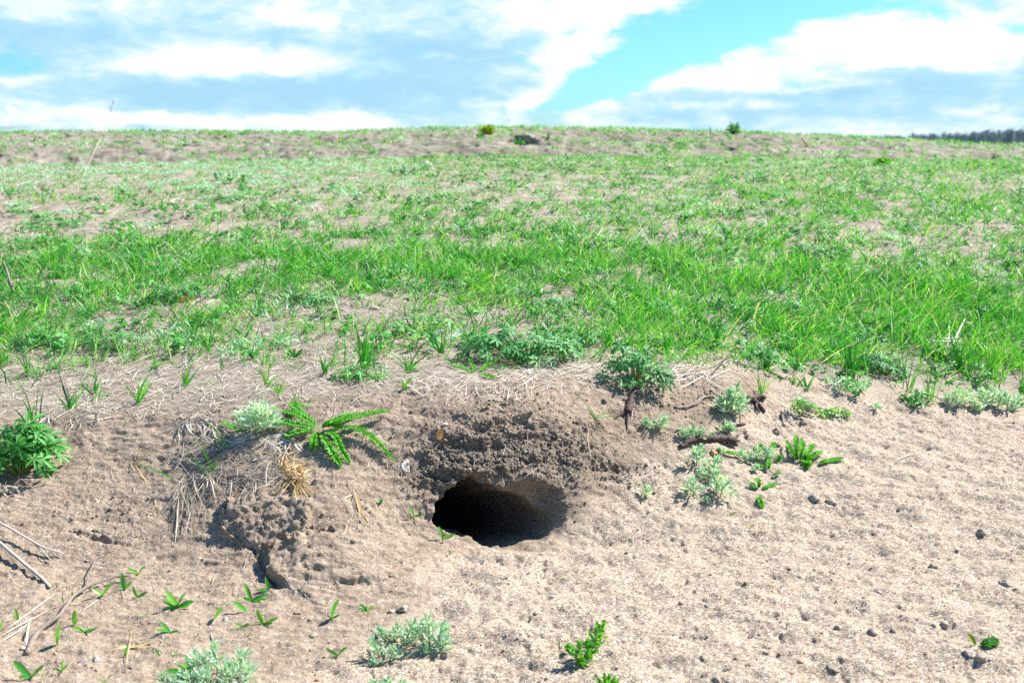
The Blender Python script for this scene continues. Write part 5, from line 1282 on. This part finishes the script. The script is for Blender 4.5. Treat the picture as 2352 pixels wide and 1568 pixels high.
stick([(1794, 952, 1), (1797, 964, 2), (1799, 977, 0)], 3, 2.5, "short pinkish stub lying on the upper sand", "twig", "twig", M_twig, 0.12, 10, 6, tint=.3)
stick([(1634, 862, 0), (1648, 846, 12), (1662, 830, 22), (1675, 815, 30)], 2.2, 1.4, "dark dry stem slanting up from the bank shoulder", "twig", "twig", M_root, 0.1, 14, 6, [([(1655, 838, 15), (1666, 828, 22), (1674, 824, 26)], 1.2, .6)], .2)
stick([(1552, 937, 0), (1575, 935, 4), (1590, 931, 6), (1606, 920, 8), (1626, 912, 6), (1642, 912, 3)], 2.5, 1.0, "bent tan stalk lying on soil left of the tall wormwood", "twig", "twig", M_twig, .15, 20, 6, [([(1590, 931, 5), (1605, 926, 6), (1618, 916, 6)], 2, .8)], .45)
stick([(62, 1504, 0), (82, 1463, 4), (108, 1438, 6), (134, 1418, 6), (150, 1395, 8), (167, 1374, 8), (195, 1355, 8), (224, 1344, 7), (262, 1332, 6), (298, 1328, 3)], 7, 2.2, "long curved grey twig on bare soil at the lower left", "twig", "twig", M_twig, 0.08, 40, 8,
      [([(200, 1352, 7), (206, 1322, 6), (224, 1284, 5), (250, 1266, 4), (271, 1259, 2)], 2.0, 1.0)], 0.2)
stick([(-20, 1190, 16), (0, 1202, 18), (80, 1248, 16), (110, 1262, 12), (147, 1273, 6)], 3.2, 1.6, "forked pale twig poking in from the left edge", "twig", "twig", M_twig, .06, 22, 6, [([(80, 1249, 15), (100, 1268, 10), (119, 1290, 3)], 1.8, 1.0)], .95)
stick([(-20, 1230, 14), (0, 1247, 14), (55, 1294, 10), (90, 1325, 6), (118, 1350, 2)], 4.2, 3.2, "straight pale twig below the forked one at the left edge", "twig", "twig", M_twig, .06, 22, 6, tint=.9)
stick([(809, 538, 4), (850, 528, 6), (902, 512, 12)], 3.2, 1.8, "pale grey stick lying in the field grass left of centre", "twig", "twig", M_twig, .1, 16, 6, [([(860, 525, 6), (880, 522, 8), (900, 519, 8)], 1.5, 1)], .95)
stick([(945, 752, 0), (934, 735, 18), (930, 712, 34), (936, 698, 44)], 1.8, 1.0, "looped dark dry stem standing in the straw patch", "dry_stalk", "dry stem", M_root, .08, 14, 6, [([(946, 752, 1), (953, 735, 18), (953, 715, 32), (950, 697, 46)], 1.6, .8)], .25)
stick([(1495, 580, 0), (1489, 562, 20), (1470, 530, 50), (1461, 505, 74), (1457, 462, 120)], 1.6, 1.1, "tall pale dry stalk rising from the field right of centre", "dry_stalk", "dry stem", M_straw, .06, 20, 5, [([(1494, 575, 4), (1484, 555, 24), (1471, 538, 36), (1468, 522, 52)], 1.2, .6)], .75)
stick([(2131, 560, 4), (2112, 545, 18), (2095, 526, 34), (2080, 503, 56)], 1.6, 1.0, "thin pale stalk leaning left in the right-hand grass", "dry_stalk", "dry stem", M_straw, .06, 16, 5, tint=.7)
stick([(1558, 615, 6), (1585, 608, 10), (1620, 597, 16)], 2.0, 1.2, "brown stick resting in the grass right of centre", "twig", "twig", M_twig, .1, 12, 6, tint=.25)
stick([(36, 685, 4), (26, 650, 34), (22, 630, 50), (15, 608, 70)], 3.2, 2.6, "thick brown dead stalk standing at the left edge", "dry_stalk", "dry stem", M_twig, .12, 16, 6, [([(30, 662, 24), (40, 650, 34), (44, 640, 44)], 1.5, .8)], .2)
stick([(2320, 436, 4), (2336, 446, 6), (2352, 455, 4)], 2.4, 1.8, "grey stick in far grass at the right edge", "twig", "twig", M_twig, .1, 12, 6, [([(2330, 442, 4), (2344, 436, 12), (2360, 440, 12)], 1.6, 1)], .4)
def seedhead(t, P_):
    mb = MB(); e = P_[-1]; s = pxm(e); n = 26
    tt = np.linspace(0, 1, n)[:, None]; b = P_[-2] * (0.75 * (1 - tt)) + P_[-1] * (0.25 + .75 * tt) if False else P_[-1] + (P_[-2] - P_[-1]) * 0.9 * (1 - tt)
    v, q, c = ribbons(b, rng.normal(size=(n, 3)) * np.array([.5, .5, .3]) + np.array([.25, 0, 1]), 6 * s, 1.1 * s, segs=2, tip=.4, tint=np.full(n, .35)); mb.add(v, q, None, c)
    mb.build("seed_head", M_purpleseed, t, P_[0])
M_purpleseed = mat_leaf("seed_head", [(0.0, (0.25, 0.22, 0.30)), (1.0, (0.5, 0.42, 0.42))], .15, .7, .2)
stick([(187, 417, 0), (205, 385, 30), (225, 350, 62), (252, 305, 104), (262, 278, 128), (272, 252, 150)], 0.8, 0.5, "tall thin grass stalk with a seed head against the sky at left", "seed_stalk", "grass stalk", M_straw, .05, 26, 5, tint=.5, head=seedhead)
def umbel(t, P_):
    mb = MB(); e = P_[-1]; s = pxm(e); n = 24; a = rng.uniform(0, 6.28, n)
    v, q, c = ribbons(np.repeat(e[None], n, 0), np.stack([np.cos(a), np.sin(a), rng.uniform(.1, .9, n)], 1), 9 * s, 1.4 * s, segs=2, tip=1.6, tint=np.full(n, .6)); mb.add(v, q, None, c)
    mb.build("flower_head", M_straw, t, P_[0])
stick([(389, 476, 0), (388, 440, 34), (387, 400, 72), (386, 370, 100), (385, 343, 132)], 0.9, 0.6, "pale dry stalk with a flat flower head before the far bank", "seed_stalk", "dry stalk", M_twig, .05, 18, 5, tint=.4, head=umbel)
stick([(1640 + 790, 560, 0), (2432, 480, 60), (2420, 330, 200), (2385, 220, 300), (2347, 163, 352)], 1.6, 0.8, "dry stalk reaching in from the right edge against the sky", "seed_stalk", "dry stalk", M_twig, .05, 26, 5, [([(2372, 200, 318), (2358, 176, 338), (2351, 172, 342)], 1.0, .8)], .2, head=seedhead)
stick([(1855, 337, 0), (1850, 330, 6), (1843, 322, 13)], 2.2, 2.6, "orange dry stalk on the far bank at right", "dry_stalk", "dry stem", M_gold, .1, 8, 5, tint=.3)
stick([(1632, 330, 0), (1631, 312, 16), (1630, 296, 34)], 0.8, 1.0, "thin dark stalk sticking up on the far bank beside the crest bush", "dry_stalk", "dry stem", M_root, .1, 8, 5, tint=.3)
# rootlets hanging in front of the burrow
def rootlet(pts, w, label):
    return straw_bunch("rootlet", label, "rootlet", [pts] if isinstance(pts[0], tuple) else pts, w, M_hair, (.3, .9))
rootlet([[(1070, 1088, 2), (1066, 1105, 8), (1060, 1120, 14), (1058, 1136, 12)], [(1068, 1092, 4), (1074, 1115, 12), (1090, 1128, 14), (1092, 1140, 14)], [(1066, 1100, 6), (1076, 1106, 12), (1092, 1110, 14)]], 1.7, "branched pale rootlet dangling from the top of the burrow mouth")
rootlet([[(1188, 1140, 4), (1184, 1160, 10), (1178, 1175, 12)], [(1188, 1140, 4), (1186, 1165, 10), (1190, 1190, 12)]], 1.7, "forked pale rootlet dangling in the middle of the burrow mouth")
rootlet([(1230, 1115, 2), (1228, 1126, 6), (1234, 1138, 8)], 1.5, "short rootlet at the right of the burrow roof")
rootlet([[(1302, 1195, 2), (1306, 1210, 6), (1318, 1222, 3), (1324, 1225, 0)]], 2.0, "curled white rootlet on the right rim of the burrow")
rootlet([[(1008, 1150, 3), (1004, 1165, 6), (1008, 1180, 6)], [(1010, 1155, 3), (1012, 1170, 6), (1006, 1186, 5)]], 1.3, "frizzy rootlets at the left rim of the burrow")
rootlet([[(1352, 985, 3), (1350, 1010, 6), (1355, 1036, 2), (1358, 1058, 0)]], 1.9, "long pale root strand down the bank under the bare tuft")
rootlet([[(1380, 972, 2), (1410, 992, 5), (1440, 1010, 4), (1455, 1022, 3), (1450, 1040, 1)]], 2.2, "bent pale root strand right of the bare tuft")
rootlet([[(1372, 1040, 1), (1368, 1052, 4), (1366, 1060, 2)]], 1.9, "short hooked root strand between the bare tuft and burrow")
def fine_roots():
    mb = MB()
    spots = [(1000, 960, 260, 130, 150), (740, 1120, 200, 120, 70), (540, 1260, 60, 60, 30), (1450, 960, 120, 60, 40), (260, 1100, 260, 140, 60), (900, 1080, 60, 90, 30), (640, 1330, 160, 60, 26), (1180, 1060, 130, 50, 40), (200, 1350, 220, 120, 40)]
    for (cx, cy, w, h, n) in spots:
        for _ in range(n):
            X = cx + R.uniform(-w, w) ; Y = cy + R.uniform(-h, h) * .8; L = R.uniform(10, 42); k = R.gauss(0, .8)
            if (X - 1150) ** 2 / 160 ** 2 + (Y - 1185) ** 2 / 85 ** 2 < 1.0: continue
            pts = catmull(pxline([(X, Y, R.uniform(0, 3)), (X + k * L * .4 + R.uniform(-6, 6), Y + L * .5, R.uniform(1, 5)), (X + k * L, Y + L, R.uniform(0, 2))]), 6)
            if np.abs(np.diff(pts[:, 1])).max() > 0.03: continue
            v, q, c = path_ribbons(pts[None], pxm(pts[0]) * R.uniform(.9, 1.7), np.array([0, -.6, .8]), .4); mb.add(v, q, None, c)
    tag(mb.build("fine_roots", M_hair, None), "hair-fine roots and fibres stuck all over the bare bank face", "fine roots", None, "stuff")
fine_roots()

# ------------------------------------------------------------------ stones and soil clods
STN = [
    (1566, 1384, 13, "dark crumb on the middle sand with a sharp shadow", None), (1622, 1391, 15, "dark crumb right of the sharp-shadowed one on the middle sand", None), (1924, 1441, 22, "dark clod left of the bigger one on the lower right sand", None), (2004, 1453, 32, "largest dark clod on the lower right sand", None),
    (2052, 1447, 17, "dark clod right of the largest one on the lower right sand", None), (2170, 1434, 24, "long dark clod left of the bright yellow leaf", None), (2145, 1436, 13, "small crumb left of the long dark clod", None), (1758, 1500, 17, "dark crumb left of the orange pebble", None),
    (1614, 1509, 14, "small dark crumb on the bottom sand near the leaning shoot", None), (1622, 1552, 22, "dark clod near the bottom edge right of the leaning shoot", None), (1648, 1563, 26, "dark clod on the very bottom edge of the sand", None), (1913, 1536, 28, "flat crumbly clod below the orange pebble", None),
    (2226, 1503, 30, "crumbly clod under the bright yellow leaf, left half", None), (2252, 1510, 30, "crumbly clod under the dark feathery leaf, right half", None), (2145, 1303, 24, "dark clod high on the right sand", None), (2312, 1343, 36, "broken clod close to the right edge of the sand", None),
    (2255, 1223, 28, "flat dark crust on the right sand, above the broken clod", None), (1866, 1146, 34, "round sandy clod on sand below the lone frond", M_pale), (1910, 1158, 32, "crumbly dark clod right of the round sandy one", None), (1556, 1151, 18, "dark clod below the sprawling wormwood", None),
    (1572, 1250, 16, "dark crumb on sand right of the burrow", None), (1270, 1371, 13, "pale crumb on sand in front of the burrow", M_pale), (1230, 1408, 15, "crumb on sand straight below the burrow", None), (1305, 1524, 16, "clod at the foot of the leaning shoot", M_pale),
    (1911, 1316, 17, "dark crumb right of the pair on the right-hand sand", None), (1873, 1310, 13, "right one of a pair of crumbs on the right-hand sand", None), (1836, 1323, 13, "left one of a pair of crumbs on the right-hand sand", None), (925, 1399, 28, "big clod on soil left of the tall bottom wormwood", None),
    (898, 1405, 15, "crumb beside the big clod left of the tall bottom wormwood", None), (721, 1459, 24, "grey clod on the lower soil between wormwoods", None), (683, 1408, 16, "crumb under the broken lump", None), (1830, 941, 15, "rounded brown clod on upper sand, left of the small pale plant's shade", None),
    (1846, 972, 17, "rounded clod below the small pale plant", None), (1786, 1022, 14, "dark pebble beside the frond-threaded silvery mat", None), (1784, 990, 20, "shaded clod on the upper sand left of the bushy yarrow", None), (1800, 975, 12, "small clod next to the pinkish stub", None),
]
for k, (X, Y, w, lab, m_) in enumerate(STN):
    stone(X, Y, w, lab, m_, seed=k, group="soil clods on the sand", amp=0.36)
for (X, Y, w, lab, m_, nm, ct) in [
    (1841, 1519, 20, "orange pebble on the bottom sand", M_orange, "pebble", "pebble"), (1775, 1357, 11, "small orange stone chip on the middle sand", M_orange, "stone_chip", "stone chip"), (1640, 1040, 22, "orange-brown stone tucked under the dark root", M_orange, "pebble", "pebble"),
    (186, 1521, 19, "purplish-grey pebble at the bottom left", M_purple, "pebble", "pebble"), (221, 1516, 26, "pale rounded pebble beside the purplish one", M_pale, "pebble", "pebble"), (731, 1561, 16, "orange pebble on the bottom edge right of the large wormwood", M_orange, "pebble", "pebble"),
    (52, 1489, 15, "orange chip near the lower end of the grey twig", M_orange, "stone_chip", "stone chip"), (127, 1500, 10, "tiny orange chip right of the grey twig's end", M_orange, "stone_chip", "stone chip"), (358, 1292, 10, "orange chip on soil left of the crack", M_orange, "stone_chip", "stone chip"), (517, 1423, 20, "pale flat chip on soil beside the sprouts", M_pale, "stone_chip", "stone chip"),
    (1022, 976, 17, "pinkish-white stone set in the dark bank above the burrow", M_pale, "pebble", "pebble"), (1388, 921, 16, "grey pebble in the shade left of the woody stem", M_purple, "pebble", "pebble"), (2019, 1360, 14, "pale grey pebble on the right-hand sand", M_pale, "pebble", "pebble"),
    (1541, 386, 22, "pale stone on the bare patch of the far field", M_pale, "field_stone", "stone"), (980, 381, 30, "flat pale stone lying far out in the field", M_pale, "field_stone", "stone"), (1783, 641, 17, "dark purplish stone in the right-hand grass", M_purple, "field_stone", "stone"), (860, 712, 28, "dark clod in the straw patch left of the looped stem", None, "soil_clod", "soil clod")]:
    stone(X, Y, w, lab, m_, nm, ct, seed=40)
# orange leaf stuck in the bank, brown curled leaf
def dead_leaf(X, Y, wpx, label, rot=0.3):
    p, n = hit(X, Y); s = pxm(p); v, q = lance(np.zeros(3), np.array([math.sin(rot), -0.3, math.cos(rot)]), np.array([0, -1, .3]), wpx * s * 1.3, wpx * s * .8, .5, 8, fold=.6)
    mb = MB(); mb.add(v + p + n * 0.002, q, None, .5); o = link("dead_leaf", mb.mesh("dead_leaf", p), M_dead, None, p); tag(o, label, "dead leaf")
M_dead = mat_leaf("dead_leaf", [(0, (.36, .16, .06)), (.6, (.62, .34, .14)), (1, (.7, .5, .3))], .2, .6, .2)
dead_leaf(1008, 1010, 20, "orange dead leaf sticking out of the dark bank above the burrow", 0.2)
dead_leaf(412, 697, 26, "curled brown leaf under the dark clump at left", 1.2)
dead_leaf(1648, 935, 12, "small tan leaf scrap near the bent tan stalk", 1.0)

def crumbs():
    """countless small crumbs and grit on sand and bare soil, and packed on the broken bank face"""
    base = [blob_mesh(1.0, k, 1, .75, .45) for k in range(8)]
    def strew(mb, X, Y, prob, rf, sink):
        for i in range(len(X)):
            if rng.random() > prob[i]: continue
            if (X[i] - 1115) ** 2 / 135 ** 2 + (Y[i] - 1183) ** 2 / 84 ** 2 < 1: continue
            p, nn = hit(X[i], Y[i]); r_ = rf()
            v, f = base[i % 8]; a = rng.uniform(0, 6.28); c_, s_ = math.cos(a), math.sin(a)
            v = (v @ np.array([[c_, s_, 0], [-s_, c_, 0], [0, 0, 1]])) * r_ + p + nn * r_ * sink
            mb.add(v, None, f, rng.uniform(0, .9))
    mb = MB(); n = 4200; X = rng.uniform(-30, 2390, n); Y = 900 + (1600 - 900) * rng.random(n) ** .8
    e = np.interp(X, [0, 700, 1150, 1500, 1750, 2000, 2352], [960, 930, 930, 900, 900, 900, 940])
    cl = fbm(np.stack([X * .010, Y * .018, X * 0], 1), 3)
    strew(mb, X, Y, (Y > e) * np.clip(0.25 + 0.8 * cl, 0.02, 1), lambda: min(0.0036, 0.0007 + rng.gamma(1.3, 0.00050)), .3)
    tag(mb.build("soil_crumbs", M_clod, None), "fine crumbs and grit strewn over the sand and bare soil", "crumbs", None, "stuff")
    mb = MB()
    for (cx, cy, w, h, n) in [(1150, 1030, 150, 62, 1500), (1030, 1090, 60, 60, 380), (1310, 1060, 90, 60, 300), (1120, 920, 160, 25, 160), (770, 1200, 160, 80, 40), (570, 1210, 50, 40, 30), (1600, 920, 110, 50, 200), (1260, 1150, 60, 50, 120), (240, 1200, 160, 60, 120), (1440, 1090, 70, 30, 120)]:
        X = cx + rng.normal(size=n) * w * .6; Y = cy + rng.normal(size=n) * h * .6
        strew(mb, X, Y, np.ones(n), lambda: min(0.0055, 0.0009 + rng.gamma(1.5, 0.0008)), .15)
    tag(mb.build("bank_crumbs", M_dampclod, None), "dark broken crumbs of earth crusting the bank face around the burrow", "crumbs", None, "stuff")
crumbs()

# ------------------------------------------------------------------ bushes on the far bank
def bush(X, Y, wpx, hpx, label, mat, twigs=0, n=420):
    p = at(X, Y); s = pxm(p); t = thing("bush", label, "bush", p); mb = MB()
    u = unit(rng.normal(size=(n, 3))); rr_ = rng.random(n) ** .4
    lob = 1 + .35 * np.sin(u[:, 0] * 5) * np.cos(u[:, 1] * 4)
    b = p + u * (rr_ * lob)[:, None] * np.array([wpx / 2 * s, wpx / 2 * s, hpx * .42 * s]) + np.array([0, 0, hpx * .48 * s])
    v, q, c = ribbons(b, u + np.array([0, 0, .6]) + .5 * rng.normal(size=(n, 3)), 0.035, 0.014, segs=2, tip=.4, belly=.5, tint=np.clip(rng.normal(.5, .28, n), 0, 1)); mb.add(v, q, None, c)
    mb.build("foliage", mat, t, p); ms = MB()
    for k in range(8 + twigs):
        a = rng.uniform(0, 6.28); ln = hpx * s * rng.uniform(.6, 1.25 if twigs else .8)
        tube(ms, [p, p + np.array([math.cos(a) * .2 * wpx * s, math.sin(a) * .2 * wpx * s, ln * .5]), p + np.array([math.cos(a) * .42 * wpx * s, math.sin(a) * .4 * wpx * s, ln])], 0.004, 0.002, 6, 5, 0, .3)
    ms.build("branches", M_root, t, p)
bush(1121, 309, 30, 20, "bright yellow-green bush near the top of the far bank", M_yellow)
bush(1686, 309, 26, 24, "dark twiggy bush alone on the skyline of the far bank", M_cinq, 12, 240)
bush(2028, 382, 26, 13, "round green grass-like clump in the far field at right", M_sprout, 0, 130)
